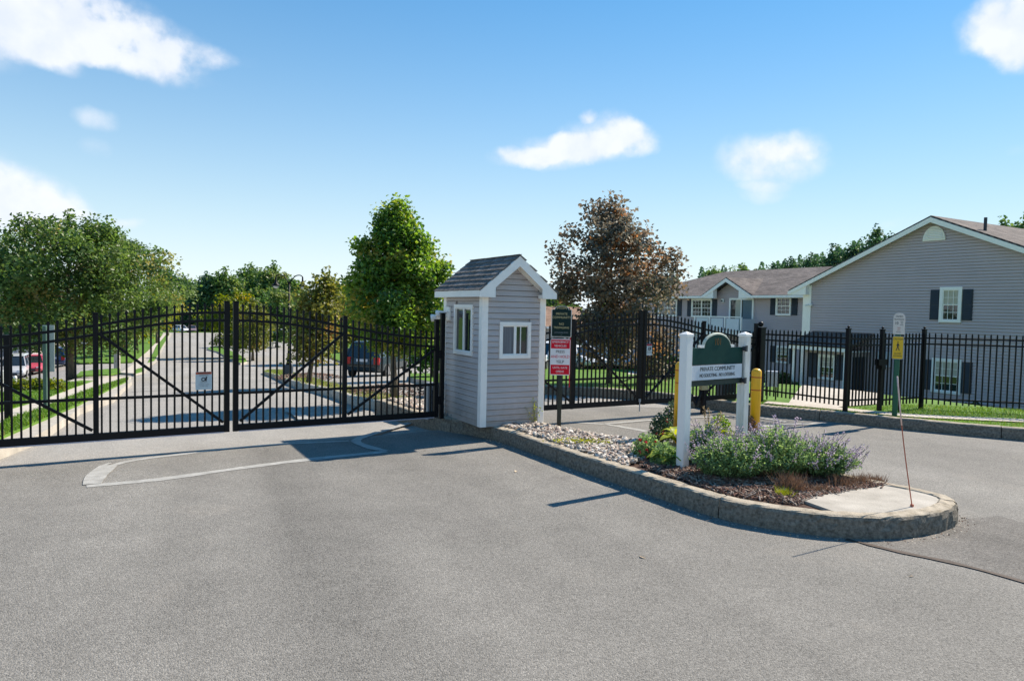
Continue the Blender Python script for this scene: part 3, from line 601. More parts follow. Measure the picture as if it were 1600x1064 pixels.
def tint_attr(me, col, per):
    a = me.color_attributes.new('tint', 'FLOAT_COLOR', 'POINT')
    c = np.repeat(np.concatenate([col, np.zeros((len(col), 1)), np.ones((len(col), 1))], 1)[:, :4], per, 0).astype(np.float32)
    a.data.foreach_set('color', c.ravel())
def quads(name, V, mt, parent=None, tint=None, per=4, nface=2, tri_idx=((0, 1, 2), (0, 2, 3))):
    n = V.shape[0]; me = bpy.data.meshes.new(name)
    me.vertices.add(n * per); me.vertices.foreach_set('co', V.reshape(-1).astype(np.float32))
    ix = (np.arange(n)[:, None, None] * per + np.array(tri_idx)[None]).reshape(-1)
    me.loops.add(len(ix)); me.loops.foreach_set('vertex_index', ix.astype(np.int32))
    nf = n * len(tri_idx); me.polygons.add(nf); me.polygons.foreach_set('loop_start', np.arange(0, nf * 3, 3).astype(np.int32))
    try: me.polygons.foreach_set('loop_total', np.full(nf, 3, np.int32))
    except Exception: pass
    me.update(); me.validate()
    if tint is not None: tint_attr(me, tint, per)
    me.materials.append(mt); o_ = bpy.data.objects.new(name, me); COL.objects.link(o_)
    if parent: o_.parent = parent
    return o_
def leaves(name, C, size, tint, mt, parent=None, up=.35, aspect=.75, dirs=None, droop=0.0):
    n = len(C); nrm = rng.normal(0, 1, (n, 3)); nrm[:, 2] = np.abs(nrm[:, 2]) * .8 + up; nrm /= np.linalg.norm(nrm, axis=1)[:, None]
    t = rng.normal(0, 1, (n, 3)) if dirs is None else dirs + rng.normal(0, .3, (n, 3)); t[:, 2] -= droop
    t -= nrm * (t * nrm).sum(1)[:, None]; t /= np.linalg.norm(t, axis=1)[:, None] + 1e-9
    b = np.cross(nrm, t); s = (size * rng.uniform(.65, 1.25, n))[:, None]
    fold = nrm * s * .16
    V = np.stack([C - t * s * .5, C + b * s * .5 * aspect + fold, C + t * s * .5, C - b * s * .5 * aspect + fold], 1)
    return quads(name, V, mt, parent, tint)
grass_m = leaf_mat('grass_blade', (.075, .16, .018), (.18, .32, .045), (.4, .36, .13), .3, .5)
def blades(name, label, pts, h, wd, dry=.15):
    n = len(pts); P = np.array(pts); a = rng.uniform(0, 6.28, n); d = np.stack([np.cos(a), np.sin(a), np.zeros(n)], 1)
    lean = rng.normal(0, .45, (n, 3)); lean[:, 2] = 1; hh = (h * rng.uniform(.5, 1.3, n))[:, None]
    V = np.stack([P - d * wd, P + d * wd, P + lean * hh], 1)
    tn = np.stack([rng.random(n), (rng.random(n) < dry) * rng.random(n)], 1)
    o_ = quads(name, V, grass_m, None, tn, 3, 1, ((0, 1, 2),)); o_['kind'] = 'stuff'; o_['label'] = label; return o_
vg = [(5.0, 14.05), (6.15, 13.3), (7.0, 12.6), (8.6, 11.7), (11, 10.6), (16, 8.3), (16, 13), (11, 14.4), (8.6, 14.8), (6.5, 13.9), (5.5, 15)]
wkp = [tuple(p) for p in wpoly]
pts = [p for p in fill(vg, 26000, None, .0) if not inside(p, wkp) and not inside(p, porch_walk)]
blades('grass', 'blades of bright grass along the right kerb and fence', pts, .05, .005, .2)
lv = PX([(-110, 708), (25, 652), (65, 639), (100, 625), (154, 605), (200, 591), (199, 595), (156, 615), (125, 630), (80, 649), (40, 666), (-110, 733)], .14)
blades('grass', 'blades of mown grass on the left verge', fill(lv, 12000, None, 0), .07, .009, .05)
ll = PX([(-60, 664), (0, 643), (25, 636), (66, 624), (100, 611), (131, 600), (106, 598), (80, 603), (41, 609), (0, 613), (-60, 620)], .14)
blades('grass', 'blades of mown grass on the left lawn', fill(ll, 9000, None, 0), .08, .013, .05)
blades('grass', 'thin yellowing grass blades on the median', fill(med + medr, 6000, None, 0), .06, .01, .6)

# ------------------------------------------------------------------ guard booth
BA = R(29)
booth = thing('guard_booth', 'small grey clapboard guard booth with white trim and dark shingle roof between the gates', 'booth', (-.45, 10.44, K), BA)
BW, BD, BH = 1.085, 1.42, 2.0          # width, depth, eave height above the kerb
AW, AP, BR = 2.44, 2.56, 2.12           # apex of the wall and of the roof, roof height at the wall line
mb = MB(); mb.box(.025, BW - .025, .025, BD - .025, 0, BH - .02)
mb.prism([(.025, .025, BH - .02), (BW - .025, .025, BH - .02), (BW / 2, .025, AW + .02)], (0, BD - .05, 0)); mb.box(.025, BW - .025, .025, BD - .025, BH - .02, BR - .03); mb.build('wall_core', MT['vinyl'], booth)
pitch = .0872
def lap(mb, x0, x1, z, h, th=.02):      # clapboard on a wall facing -y
    h -= .0075; mb.hexa([(x0, -th, z), (x1, -th, z), (x1, .012, z), (x0, .012, z), (x0, -.002, z + h), (x1, -.002, z + h), (x1, .012, z + h), (x0, .012, z + h)])
def boards(w0, w1, z1, gable, hole, place, parent):
    z = 0.0; k = 0
    while z < z1 - .01:
        h = min(pitch, z1 - z); a, b = w0, w1
        if gable and z + h > BH:
            f = max(0, (AW + .03 - (z + h * .5)) / (AW - BH)); c = BW / 2; a, b = max(w0, c - c * f), min(w1, c + c * f)
        if b - a > .03:
            segs = [(a, b)]
            if hole and z + h > hole[2] + .01 and z < hole[3] - .01: segs = [(a, hole[0]), (hole[1], b)]
            for s0, s1 in segs:
                mb = MB(); mb_lap = lap(mb, s0, s1, z, h - .001); o_ = mb.build('siding_board', MT['vinyl'], parent); o_.location, o_.rotation_euler = place
        z += pitch
boards(.06, BW - .06, AW - .02, True, (.295, .83, 1.04, 1.60), ((0, 0, 0), (0, 0, 0)), booth)                   # front gable
boards(.06, BD - .06, BH, False, (BD - .99, BD - .315, 1.07, 1.85), ((0, BD, 0), (0, 0, R(-90))), booth)           # left face
boards(.06, BD - .06, BH, False, None, ((BW, 0, 0), (0, 0, R(90))), booth)
boards(.06, BW - .06, AW - .02, True, None, ((BW, BD, 0), (0, 0, R(180))), booth)
for (cx, cy) in ((0, 0), (BW, 0), (0, BD), (BW, BD)):
    mb = MB(); sx = 1 if cx == 0 else -1; sy = 1 if cy == 0 else -1
    xa, xb = sorted((cx - .022 * sx, cx + .085 * sx)); ya, yb = sorted((cy - .022 * sy, cy + .085 * sy))
    mb.cbox(xa, xb, ya, yb, 0, BH + .03, .006); mb.build('corner_trim', MT['white'], booth)
# splashed dirt low on the boards, in its own uneven shape
t_ = MT['vinyl'].node_tree; b_ = t_.nodes['Principled BSDF']; lk0 = b_.inputs['Base Color'].links[0].from_socket
tcb = t_.nodes.new('ShaderNodeTexCoord'); sxb = t_.nodes.new('ShaderNodeSeparateXYZ'); t_.links.new(tcb.outputs['Object'], sxb.inputs[0])
nzb = t_.nodes.new('ShaderNodeTexNoise'); nzb.inputs['Scale'].default_value = 9; nzb.inputs['Detail'].default_value = 8; t_.links.new(tcb.outputs['Object'], nzb.inputs['Vector'])
adb = t_.nodes.new('ShaderNodeMath'); adb.operation = 'MULTIPLY_ADD'; t_.links.new(nzb.outputs[0], adb.inputs[0]); adb.inputs[1].default_value = -.55; t_.links.new(sxb.outputs[2], adb.inputs[2])
mrb = t_.nodes.new('ShaderNodeMapRange'); mrb.inputs[1].default_value = .12; mrb.inputs[2].default_value = -.28; mrb.inputs[3].default_value = 0; mrb.inputs[4].default_value = .5; t_.links.new(adb.outputs[0], mrb.inputs[0])
mxb = t_.nodes.new('ShaderNodeMix'); mxb.data_type = 'RGBA'; t_.links.new(mrb.outputs[0], mxb.inputs[0]); t_.links.new(lk0, mxb.inputs[6]); mxb.inputs[7].default_value = (.24, .2, .15, 1); t_.links.new(mxb.outputs[2], b_.inputs['Base Color'])
def slider(x0, x1, z0, z1, place, parent, curtain=False):     # sliding window on a wall facing -y, in its own frame
    fr = MB(); t = .055
    for (a, b, c, d) in ((x0, x0 + t, z0, z1), (x1 - t, x1, z0, z1), (x0 + t, x1 - t, z0, z0 + t), (x0 + t, x1 - t, z1 - t, z1)): fr.box(a, b, -.03, .02, c, d)
    f = fr.build('window_frame', MT['white'], parent); f.location, f.rotation_euler = place
    mbp = MB(); mbp.box(x0 + t, x1 - t, .004, .010, z0 + t, z1 - t); mbp.build('pane', MT['glass'], f)
    mid = (x0 + x1) / 2; s = MB(); s.box(mid - .022, mid + .022, -.016, .004, z0 + t, z1 - t)
    for (a, b) in ((x0 + t, mid - .022), (mid + .022, x1 - t)):
        s.box(a, b, -.012, .003, z0 + t, z0 + t + .018); s.box(a, b, -.012, .003, z1 - t - .018, z1 - t)
    s.build('sash', MT['white'], f)
    return f
f1 = slider(.285, .838, 1.04, 1.605, ((0, 0, 0), (0, 0, 0)), booth)
mb = MB(); mb.box(.34 + .26 + .055, .34 + .26 + .067, -.012, .003, 1.115, 1.53); mb.build('muntin', MT['white'], f1)
mb = MB(); mb.box(.36, .54, -.003, .003, 1.11, 1.53); mb.build('blind', mat('grey_blind', (.16, .165, .18), .7, .3, 60, stretch=(1, 1, .02)), f1)
f2 = slider(BD - 1.0, BD - .305, 1.06, 1.86, ((0, BD, 0), (0, 0, R(-90))), booth)
# roof
oh_f, oh_s = .16, .11
slope = (AP - BR) / (BW / 2); ang = math.atan(slope)
ze = BR - oh_s * slope
for sgn, nm in ((1, 'left'), (-1, 'right')):
    ex = -oh_s if sgn == 1 else BW + oh_s; c = BW / 2
    mb = MB()
    y0, y1 = -oh_f + .03, BD + oh_f - .03
    mb.hexa([(ex, y0, ze), (c, y0, AP), (c, y1, AP), (ex, y1, ze), (ex, y0, ze + .05), (c, y0, AP + .05), (c, y1, AP + .05), (ex, y1, ze + .05)] if sgn == 1 else
            [(c, y0, AP), (ex, y0, ze), (ex, y1, ze), (c, y1, AP), (c, y0, AP + .05), (ex, y0, ze + .05), (ex, y1, ze + .05), (c, y1, AP + .05)])
    rf = mb.build('roof_slope', MT['white'], booth)
    # shingles, one by one
    Ln = math.hypot(c - ex, AP - ze) + .03; rows = 7; rh = Ln / rows; nt = 9; Wd = (BD + 2 * oh_f + .03); wt_ = Wd / nt
    mes = []
    for q in range(2):
        m_ = MB(); m_.hexa([(0, .004, 0), (wt_ - .007, .004, 0), (wt_ - .007, rh * 1.25, 0), (0, rh * 1.25, 0), (0, 0, .02), (wt_ - .007, 0, .02), (wt_ - .007, rh * 1.25, .006), (0, rh * 1.25, .006)])
        t_ = m_.build('shingle', MT['shingle' if q == 0 else 'shingle2']); mes.append(t_.data); bpy.data.objects.remove(t_)
    for r_ in range(rows):
        off = (r_ % 2) * wt_ * .5
        for j in range(nt):
            d = -.03 + r_ * rh; yy = -oh_f - .015 + j * wt_ + off * (.5 if j < nt - 1 else 0)
            o_ = share('shingle', mes[int(rng.random() < .4)], rf)
            px_ = ex + sgn * d * math.cos(ang); pz = ze + d * math.sin(ang) + .055 + rng.uniform(0, .004)
            X_ = Vector((0, -1 if sgn == 1 else 1, 0)); Y_ = Vector((sgn * math.cos(ang), 0, math.sin(ang))); Z_ = X_.cross(Y_)
            mm_ = Matrix((X_, Y_, Z_)).transposed().to_4x4(); mm_.translation = Vector((px_, yy + (wt_ if sgn == 1 else 0), pz)); o_.matrix_local = mm_
    # eave fascia and soffit
    mb = MB(); xa, xb = sorted((ex - .022 * sgn, ex)); mb.box(xa, xb, -oh_f + .03, BD + oh_f - .03, ze - .055, ze + .048); mb.build('fascia', MT['white'], booth)
    mb = MB(); xa, xb = sorted((ex, 0 - .023 if sgn == 1 else BW + .023)); mb.box(xa, xb, -oh_f + .03, BD + oh_f - .03, ze - .052, ze - .038); mb.build('soffit', MT['white'], booth)
for yy in (-oh_f, BD + oh_f - .03):          # rakes with boxed returns
    mb = MB(); c = BW / 2; d = .135
    a, b = -oh_s - .022, BW + oh_s + .022; za = ze - .022 * slope
    lo_ = AP + .052 - d * 1.15
    mb.prism([(a, yy, za - .04), (a, yy, za + .05), (c, yy, AP + .052), (c, yy, lo_), (.13, yy, lo_ - slope * (c - .13)), (.13, yy, za - .04)], (0, .029, 0))
    mb.prism([(b, yy, za - .04), (BW - .13, yy, za - .04), (BW - .13, yy, lo_ - slope * (c - .13)), (c + .0005, yy, lo_), (c + .0005, yy, AP + .052), (b, yy, za + .05)], (0, .029, 0))
    mb.build('rake_board', MT['white'], booth)
    for xa, xb in ((-oh_s, .13), (BW - .13, BW + oh_s)):
        mb = MB(); ya, yb = (yy + .03, -.024) if yy < 0 else (BD + .024, yy - .001); mb.box(xa, xb, ya, yb, za - .038, za + .02); mb.build('eave_return', MT['white'], booth)
    if yy < 0:
        for sg in (1, -1):
            mb = MB(); q0, q1 = (c, AP - .03), (c - sg * (c + .0), BR - .03)
            mb.prism([(q0[0], -.034, q0[1]), (q1[0], -.034, q1[1]), (q1[0], -.034, q1[1] - .075), (q0[0], -.034, q0[1] - .085)], (0, .036, 0)); mb.build('gable_trim', MT['white'], booth)
            mb = MB(); x_e = c - sg * (c + .0); p0 = (c - sg * (c - .0), BH + .0); 
            mb.prism([(c, yy + .031, AP - .012), (c - sg * c, yy + .031, BR - .012), (c - sg * c, yy + .031, BR - .026), (c, yy + .031, AP - .026)], (0, oh_f - .055, 0)); mb.build('rake_soffit', MT['white'], booth)
# twin floodlight near the back of the left face, another on the right face
fl = MB(); fl.cbox(-.045, 0, BD - .27, BD - .13, 1.60, 1.82, .01)
for dy, dz in ((-.02, .02), (.05, -.05)):
    fl.tube([(-.045, BD - .2 + dy, 1.72 + dz), (-.1, BD - .19 + dy * 2, 1.70 + dz), (-.13, BD - .16 + dy * 3, 1.69 + dz), (-.2, BD - .12 + dy * 3, 1.68 + dz), (-.23, BD - .1 + dy * 3, 1.675 + dz)], [.018, .022, .04, .06, .062], 10)
fl.build('floodlight', MT['white'], booth, smooth=False)
fl = MB(); fl.cbox(BW, BW + .05, .3, .42, 1.42, 1.56, .01); fl.tube([(BW + .05, .36, 1.5), (BW + .1, .33, 1.49), (BW + .17, .28, 1.47)], [.02, .045, .055], 10); fl.build('floodlight', MT['white'], booth)

# ------------------------------------------------------------------ gates
RZ = ([.0, .5, 1.04, 1.57, 2.0, 2.23, 2.5, 2.77, 3.0, 3.2], [1.875, 1.862, 1.795, 1.69, 1.615, 1.58, 1.548, 1.52, 1.50, 1.485])
RG = ([0, 1.0, 2.2, 3.2], [.107, .107, .122, .135])
def rail_z(t): t = abs(t); return float(np.interp(t, *RZ))
def gate_leaf(label, cx, cy, ang, sg, group):
    g = thing('gate_leaf', label, 'gate', (cx, cy, 0), ang, group)
    Lf = 3.13; z0, z1 = .225, .315
    B = MT['black']
    ts = np.linspace(.09, Lf - .04, 30)
    zs = np.convolve(np.pad([rail_z(t) for t in ts], 3, mode='edge'), np.ones(7) / 7, 'valid')
    zs = np.interp(ts, ts, zs)
    def zr(t): return float(np.interp(abs(t), ts, zs))
    for tt, top, wd in ((.058, 2.02, .07), (1.61, zr(1.61) + .15, .062), (Lf, zr(Lf) + .30, .07)):
        mb = MB(); x = sg * tt; mb.cbox(x - wd / 2, x + wd / 2, -wd / 2, wd / 2, z0 - .005, top, .005); mb.box(x - wd / 2 - .004, x + wd / 2 + .004, -wd / 2 - .004, wd / 2 + .004, top, top + .012); mb.build('gate_post', B, g)
    for dz in (0, 1):
        mb = MB()
        for i in range(len(ts) - 1):
            a, b = ts[i], ts[i + 1]; za = zs[i] - dz * np.interp(a, *RG); zb = zs[i + 1] - dz * np.interp(b, *RG)
            pts_ = []
            for (t, zc) in ((a, za), (b, zb)): pts_.append((t * sg, zc))
            (xa, za), (xb, zb) = pts_; h = .017
            mb.hexa([(xa, -.016, za - h), (xb, -.016, zb - h), (xb, .016, zb - h), (xa, .016, za - h), (xa, -.016, za + h), (xb, -.016, zb + h), (xb, .016, zb + h), (xa, .016, za + h)])
        mb.build('rail', B, g)
    mb = MB(); xa, xb = sorted((sg * .095, sg * (Lf - .036))); mb.box(xa, xb, -.016, .016, .735, .77); mb.build('rail', B, g)
    mb = MB(); mb.box(xa, xb, -.03, .03, z0, z1); mb.build('bottom_rail', B, g)
    for (ta, za, tb, zb) in ((.11, .36, 1.575, 1.585), (1.65, .36, Lf - .04, 1.33)):
        mb = MB(); mb.bar((sg * ta, -.034, za), (sg * tb, -.034, zb), .032, .036); mb.build('brace', B, g)
    n = 32; sp = (Lf - .058) / (n + 1)
    for i in range(n + 2):
        t = .058 + sp * i * 1.0
        if min(abs(t - .058), abs(t - 1.61), abs(t - Lf)) < .05: continue
        top = zr(t) + .085; mb = MB(); x = 0; r_ = .0115
        mb.box(-r_, r_, -r_, r_, z1 + .001, top)
        mb.add([(-.017, -.006, top), (.017, -.006, top), (.017, .006, top), (-.017, .006, top), (-.021, -.004, top + .016), (.021, -.004, top + .016), (.021, .004, top + .016), (-.021, .004, top + .016), (0, 0, top + .05)],
               [(0, 1, 5, 4), (1, 2, 6, 5), (2, 3, 7, 6), (3, 0, 4, 7), (4, 5, 8), (5, 6, 8), (6, 7, 8), (7, 4, 8), (3, 2, 1, 0)])
        o_ = mb.build('picket', B, g); o_.location[0] = sg * t
    for z in (.45, 1.2):          # hinges to the post
        mb = MB(); x0, x1 = sorted((sg * (Lf + .02), sg * (Lf + .085))); mb.box(x0, x1, -.02, .02, z, z + .09); mb.tube([(sg * (Lf + .052), -.03, z - .02), (sg * (Lf + .052), -.03, z + .11)], .016, 8); mb.build('hinge', B, g)
    if cx > 0 and sg < 0: mb = MB(); mb.tube([(sg * .058, -.05, .10), (sg * .058, -.05, .34)], .012, 8); mb.box(sg * .058 - .02, sg * .058 + .02, -.062, -.036, .28, .34); mb.build('drop_bolt', MT['galv'], g)
    if abs(cx) > 3:
        mb = MB(); mb.box(xa, xb, -.036, -.031, z0 - .012, z0 + .002); mb.build('rubber_edge', mat('pale_gate_edge', (.45, .42, .48), .6, .1, 20), g)
    return g
GA = R(31.7)
C1 = (-3.886, 9.558); C2 = (2.50, 13.27)
gl1 = gate_leaf('black steel leaf at far left carrying the orange headed warning sign', *C1, GA, -1, 'leaves of the black entrance gates')
gl2 = gate_leaf('black steel leaf between the two middle posts and the guard booth', *C1, GA, 1, 'leaves of the black entrance gates')
GB = R(29.5)
gl3 = gate_leaf('black steel leaf partly hidden behind the booth and red sign', *C2, GB, -1, 'leaves of the black entrance gates')
gl4 = gate_leaf('black steel leaf behind the white community sign, hung on the ball capped post', *C2, GB, 1, 'leaves of the black entrance gates')
def warn(label, cx, cy, ang, lx, z0, wd, ht, head):
    a = ang; x = cx + lx * math.cos(a) + .03 * math.sin(a); y = cy + lx * math.sin(a) - .03 * math.cos(a)
    t = thing('warning_sign', label, 'sign', (x, y, z0), a, 'warning signs wired to the gates')
    mb = MB(); mb.box(-wd / 2, wd / 2, 0, .006, 0, ht); mb.build('sign_plate', mat('pale_blue_sign_face', (.5, .58, .6), .4, .06, 14), t)
    mb = MB(); mb.box(-wd / 2 + .004, wd / 2 - .004, -.003, -.0005, ht * .86, ht - .003); mb.build('header', MT[head], t)
    text('WARNING', ht * .13, MT['ink'], t, (0, -.004, ht * .925))
    text('MOVING GATE', ht * .07, MT['ink'], t, (0, -.002, ht * .79))
    p = MB(); p.prism([(.01, -.004, ht * .5), (.035, -.004, ht * .47), (.04, -.004, ht * .62), (.045, -.004, ht * .72), (.03, -.004, ht * .73), (.015, -.004, ht * .62)], (0, .003, 0))
    p.tube([(-.005 + .022 * math.cos(q), -.003, ht * .58 + .022 * math.sin(q)) for q in np.linspace(0, 6.28, 13)], .006, 6); p.build('pictogram', MT['ink'], t)
    for q, l_ in ((.42, 'KEEP CLEAR'), (.3, 'GATE MAY MOVE'), (.2, 'AT ANY TIME')): text(l_, ht * .07, MT['galv'], t, (0, -.002, ht * q))
    return t
warn('small pale warning sign with an orange red header low on the far left gate', *C1, GA, -.355, .82, .205, .245, 'orange')
warn('small white warning sign with a red header on the right gate beside its middle posts', *C2, GB, .16, 1.17, .13, .22, 'sign_red')

# gate operators and posts
def post(name, label, cat, x, y, z0, z1, wd, ball=False, rz=GA, mt='black', group=None):
    t = thing(name, label, cat, (x, y, z0), rz, group); mb = MB(); mb.cbox(-wd / 2, wd / 2, -wd / 2, wd / 2, 0, z1 - z0, .006); mb.build('shaft', MT[mt], t)
    mb = MB(); q = wd / 2 + .008; h = z1 - z0
    mb.box(-q, q, -q, q, h, h + .02); mb.build('cap', MT[mt], t)
    if ball:
        mb = MB(); rr = wd * .36; mb.tube([(0, 0, h + .02 + rr * (1 - math.cos(a)) * 1.0 + .01) for a in np.linspace(.25, math.pi - .02, 9)], [rr * math.sin(a) for a in np.linspace(.25, math.pi - .02, 9)], 14); mb.build('ball', MT[mt], t, smooth=True)
    return t
e1 = np.array([math.cos(GA), math.sin(GA)]); c1 = np.array(C1)
p_ = c1 + e1 * 3.235; post('hinge_post', 'black square hinge post against the back corner of the booth', 'post', p_[0], p_[1], .19, 1.9, .07)
p_ = c1 - e1 * 3.25; post('hinge_post', 'black square hinge post of the far left gate leaf', 'post', p_[0], p_[1], .0, 1.98, .1)
p_ = np.array(G(12, 669)); post('fence_post', 'lone black post with pale cap on the grass behind the left gate', 'post', p_[0], p_[1], p_[2], at(11, 525, p_[1])[2], .085, group=None)
post('hinge_post', 'thick black post with a ball cap where the right gate meets the fence', 'post', 5.34, 14.86, -.05, 1.71, .16, True)
op = c1 + e1 * 3.12; t = thing('gate_operator', 'tall grey gate operator cabinet behind the left gates by the booth', 'gate operator', (op[0] - .12, op[1] + .42, .12), GA)
mb = MB(); mb.cbox(-.09, .13, -.09, .09, 0, .62, .012); mb.build('cabinet', MT['galv'], t); mb = MB(); mb.box(-.02, .02, -.094, -.0905, .1, .5); mb.build('door_seam', MT['dark_box'], t)
mb = MB(); mb.tube([(.06, -.095, .2), (.06, -.12, .2)], .02, 8); mb.build('lock', MT['white'], t)
t = thing('control_cabinet', 'dark blue grey control cabinet behind the right gate', 'cabinet', (4.68, 15.0, .05), GB)
mb = MB(); mb.cbox(-.2, .2, -.12, .12, 0, .62, .012); mb.build('cabinet', MT['dark_box'], t)
for dx in (-.03, .08): 
    mb = MB(); mb.box(dx - .025, dx + .025, -.124, -.1205, .18, .25); mb.build('sticker', MT['white'], t)
t = thing('gate_operator', 'tan gate operator box on a black linkage arm behind the community sign', 'gate operator', (3.85, 13.75, 0), GB)
mb = MB(); mb.cbox(-.09, .09, -.05, .05, .48, .68, .01); mb.build('housing', MT['tan_box'], t)
mb = MB(); mb.bar((-.03, 0, .48), (-.25, -.05, .2), .04, .04); mb.bar((-.25, -.05, .2), (-.36, .0, .42), .03, .03); mb.bar((.02, 0, .5), (.2, -.02, .3), .03, .03); mb.build('linkage_arm', MT['black'], t)
mb = MB(); mb.box(-.04, .04, -.04, .04, 0, .48); mb.build('pedestal', MT['black'], t)

# ------------------------------------------------------------------ right fence
def fence(name, label, p0, p1, zb, zt, n, posts, group=None, cat='fence', rails=(.12, .9, 1.0), end=True, latch=False):
    p0 = np.array(p0); p1 = np.array(p1); d = p1 - p0; Lg = float(np.linalg.norm(d)); a = math.atan2(d[1], d[0])
    t = thing(name, label, cat, (p0[0], p0[1], 0), a, group); B = MT['black']; H_ = zt - zb
    for q in posts:
        x = q * Lg; mb = MB(); mb.cbox(x - .036, x + .036, -.036, .036, zb - .12, zt + .06, .005); mb.build('fence_post', B, t)
        mb = MB(); mb.box(x - .042, x + .042, -.042, .042, zt + .06, zt + .078); mb.tube([(x, 0, zt + .078 + .026 * (1 - math.cos(b_))) for b_ in np.linspace(.3, 3.1, 7)], [.026 * math.sin(b_) for b_ in np.linspace(.3, 3.1, 7)], 10); mb.build('post_cap', B, t)
    for z in (zb + .11, zt - .115, zt - .235):
        mb = MB(); mb.box(0, Lg, -.015, .015, z - .016, z + .016); mb.build('rail', B, t)
    mb = MB(); r_ = .0115; mb.box(-r_, r_, -r_, r_, zb, zt - .03); mb.add([(-r_, -r_, zt - .03), (r_, -r_, zt - .03), (r_, r_, zt - .03), (-r_, r_, zt - .03), (0, 0, zt)], [(0, 1, 4), (1, 2, 4), (2, 3, 4), (3, 0, 4)])
    o0 = None
    for i in range(n):
        x = Lg * (i + .5) / n
        if any(abs(x - q * Lg) < .05 for q in posts): continue
        if o0 is None: o0 = mb.build('picket', B, t); o0.location[0] = x
        else: share('picket', o0.data, t, (x, 0, 0))
    if latch:
        mb = MB(); mb.box(Lg - .12, Lg + .1, -.05, .05, zb + .78, zb + .9); mb.box(Lg - .06, Lg + .05, -.07, .07, zb + .7, zb + .78); mb.build('latch', B, t)
    return t
fence('picket_fence', 'short black picket fence run from the ball capped post to the kerb', (5.42, 14.74), (6.42, 13.2), .28, 1.70, 19, [1.0])
fence('pedestrian_gate', 'narrow black picket gate with a latch in front of the entry porch', (6.47, 13.23), (7.27, 13.57), .28, 1.69, 10, [1.0], cat='gate', latch=True)
fence('picket_fence', 'short black picket fence between the latch post and corner post', (7.31, 13.59), (8.46, 14.19), .26, 1.70, 12, [.42, 1.0])
fence('picket_fence', 'long black picket fence along the lawn at the right edge', (8.5, 14.18), (12.3, 13.1), .24, 1.71, 36, [])

# ------------------------------------------------------------------ signs
cs = np.array([.752, 10.6]); ang = math.atan2(cs[1], cs[0]) - math.pi / 2
t = thing('sign_post', 'dark green notice above a red and white notice on a post beside the booth', 'sign', (cs[0], cs[1], K), ang + R(4))
mb = MB(); mb.cbox(-.032, .032, 0, .05, -.05, 1.86, .008); mb.build('pole', mat('dark_green_black_post', (.012, .02, .016), .4, .2, 8), t)
def plate(x0, x1, z0, z1, r_, arch=0):
    P = []
    for (cx, cz, a0) in ((x1 - r_, z0 + r_, -90), (x1 - r_, z1 - r_, 0), (x0 + r_, z1 - r_, 90), (x0 + r_, z0 + r_, 180)):
        if arch and a0 == 90:
            aw = (x1 - x0) * .36
            P += [(aw * math.cos(R(b)), z1 - .004 + arch * math.sin(R(b))) for b in range(0, 181, 15)]
        P += [(cx + r_ * math.cos(R(a0 + b)), cz + r_ * math.sin(R(a0 + b))) for b in (0, 30, 60, 90)]
    return P
def plate_mb(P, y0, y1): mb = MB(); mb.prism([(x, y0, z) for x, z in P], (0, y1 - y0, 0)); return mb
def shrink(P, d):
    c = (sum(p[0] for p in P) / len(P), sum(p[1] for p in P) / len(P)); xs = max(abs(p[0] - c[0]) for p in P); zs = max(abs(p[1] - c[1]) for p in P)
    return [(c[0] + (p[0] - c[0]) * (1 - d / xs), c[1] + (p[1] - c[1]) * (1 - d / zs)) for p in P]
Pg = plate(-.155, .155, 1.39, 1.815, .015, .062)
plate_mb(Pg, -.012, -.002).build('board_rim', MT['cream_sign'], t); gb = plate_mb(shrink(Pg, .011), -.0145, -.0122).build('green_board', MT['sign_green'], t)
for s_, sz, z in (('PRIVATE', .05, 1.745), ('COMMUNITY', .05, 1.69), ('NO', .05, 1.59), ('TRESPASSING', .044, 1.535)): text(s_, sz, MT['gold'], t, (0, -.016, z), wide=.95 if len(s_) < 10 else .9)
text('AUTHORIZED ENTRY', .022, MT['galv'], t, (0, -.016, 1.46)); text('O', .016, MT['galv'], t, (0, -.016, 1.425))
mb = MB(); mb.tube([(.075 * math.cos(R(b)), -.016, 1.812 + .042 * math.sin(R(b))) for b in range(10, 171, 16)], .005, 6); mb.build('scroll', MT['gold'], t)
for dx in (-.03, 0, .03):
    mb = MB(); mb.tube([(dx - .01, -.016, 1.822), (dx, -.016, 1.838), (dx + .01, -.016, 1.822)], .004, 6); mb.build('scroll', MT['gold'], t)
Pr = plate(-.16, .145, .805, 1.365, .025)
plate_mb(Pr, -.008, -.002).build('board_rim', MT['sign_white'], t)
Pr2 = shrink(Pr, .008)
mb = MB(); mb.box(-.151, .136, -.0105, -.0085, 1.215, 1.352); mb.build('red_band', MT['sign_red'], t)
mb = MB(); mb.box(-.151, .136, -.0105, -.0085, .818, .965); mb.build('red_band', MT['sign_red'], t)
mb = MB(); mb.box(-.151, .136, -.0103, -.0085, .966, 1.214); mb.build('white_band', MT['sign_white'], t)
for s_, sz, z, c_ in (('EMERGENCY', .05, 1.315, 'sign_white'), ('VEHICLES', .05, 1.255, 'sign_white'), ('PRESS', .062, 1.165, 'ink'), ('AND HOLD', .062, 1.09, 'sign_red'), ('YELP', .066, 1.01, 'ink'), ('UNTIL GATE', .046, .92, 'sign_white'), ('OPENS', .046, .86, 'sign_white')):
    text(s_, sz, MT[c_], t, (-.008, -.012, z), wide=.88)
mb = MB(); mb.box(.137, .149, .0, .006, .62, 1.60); mb.build('reflective_strip', MT['sign_red'], t)

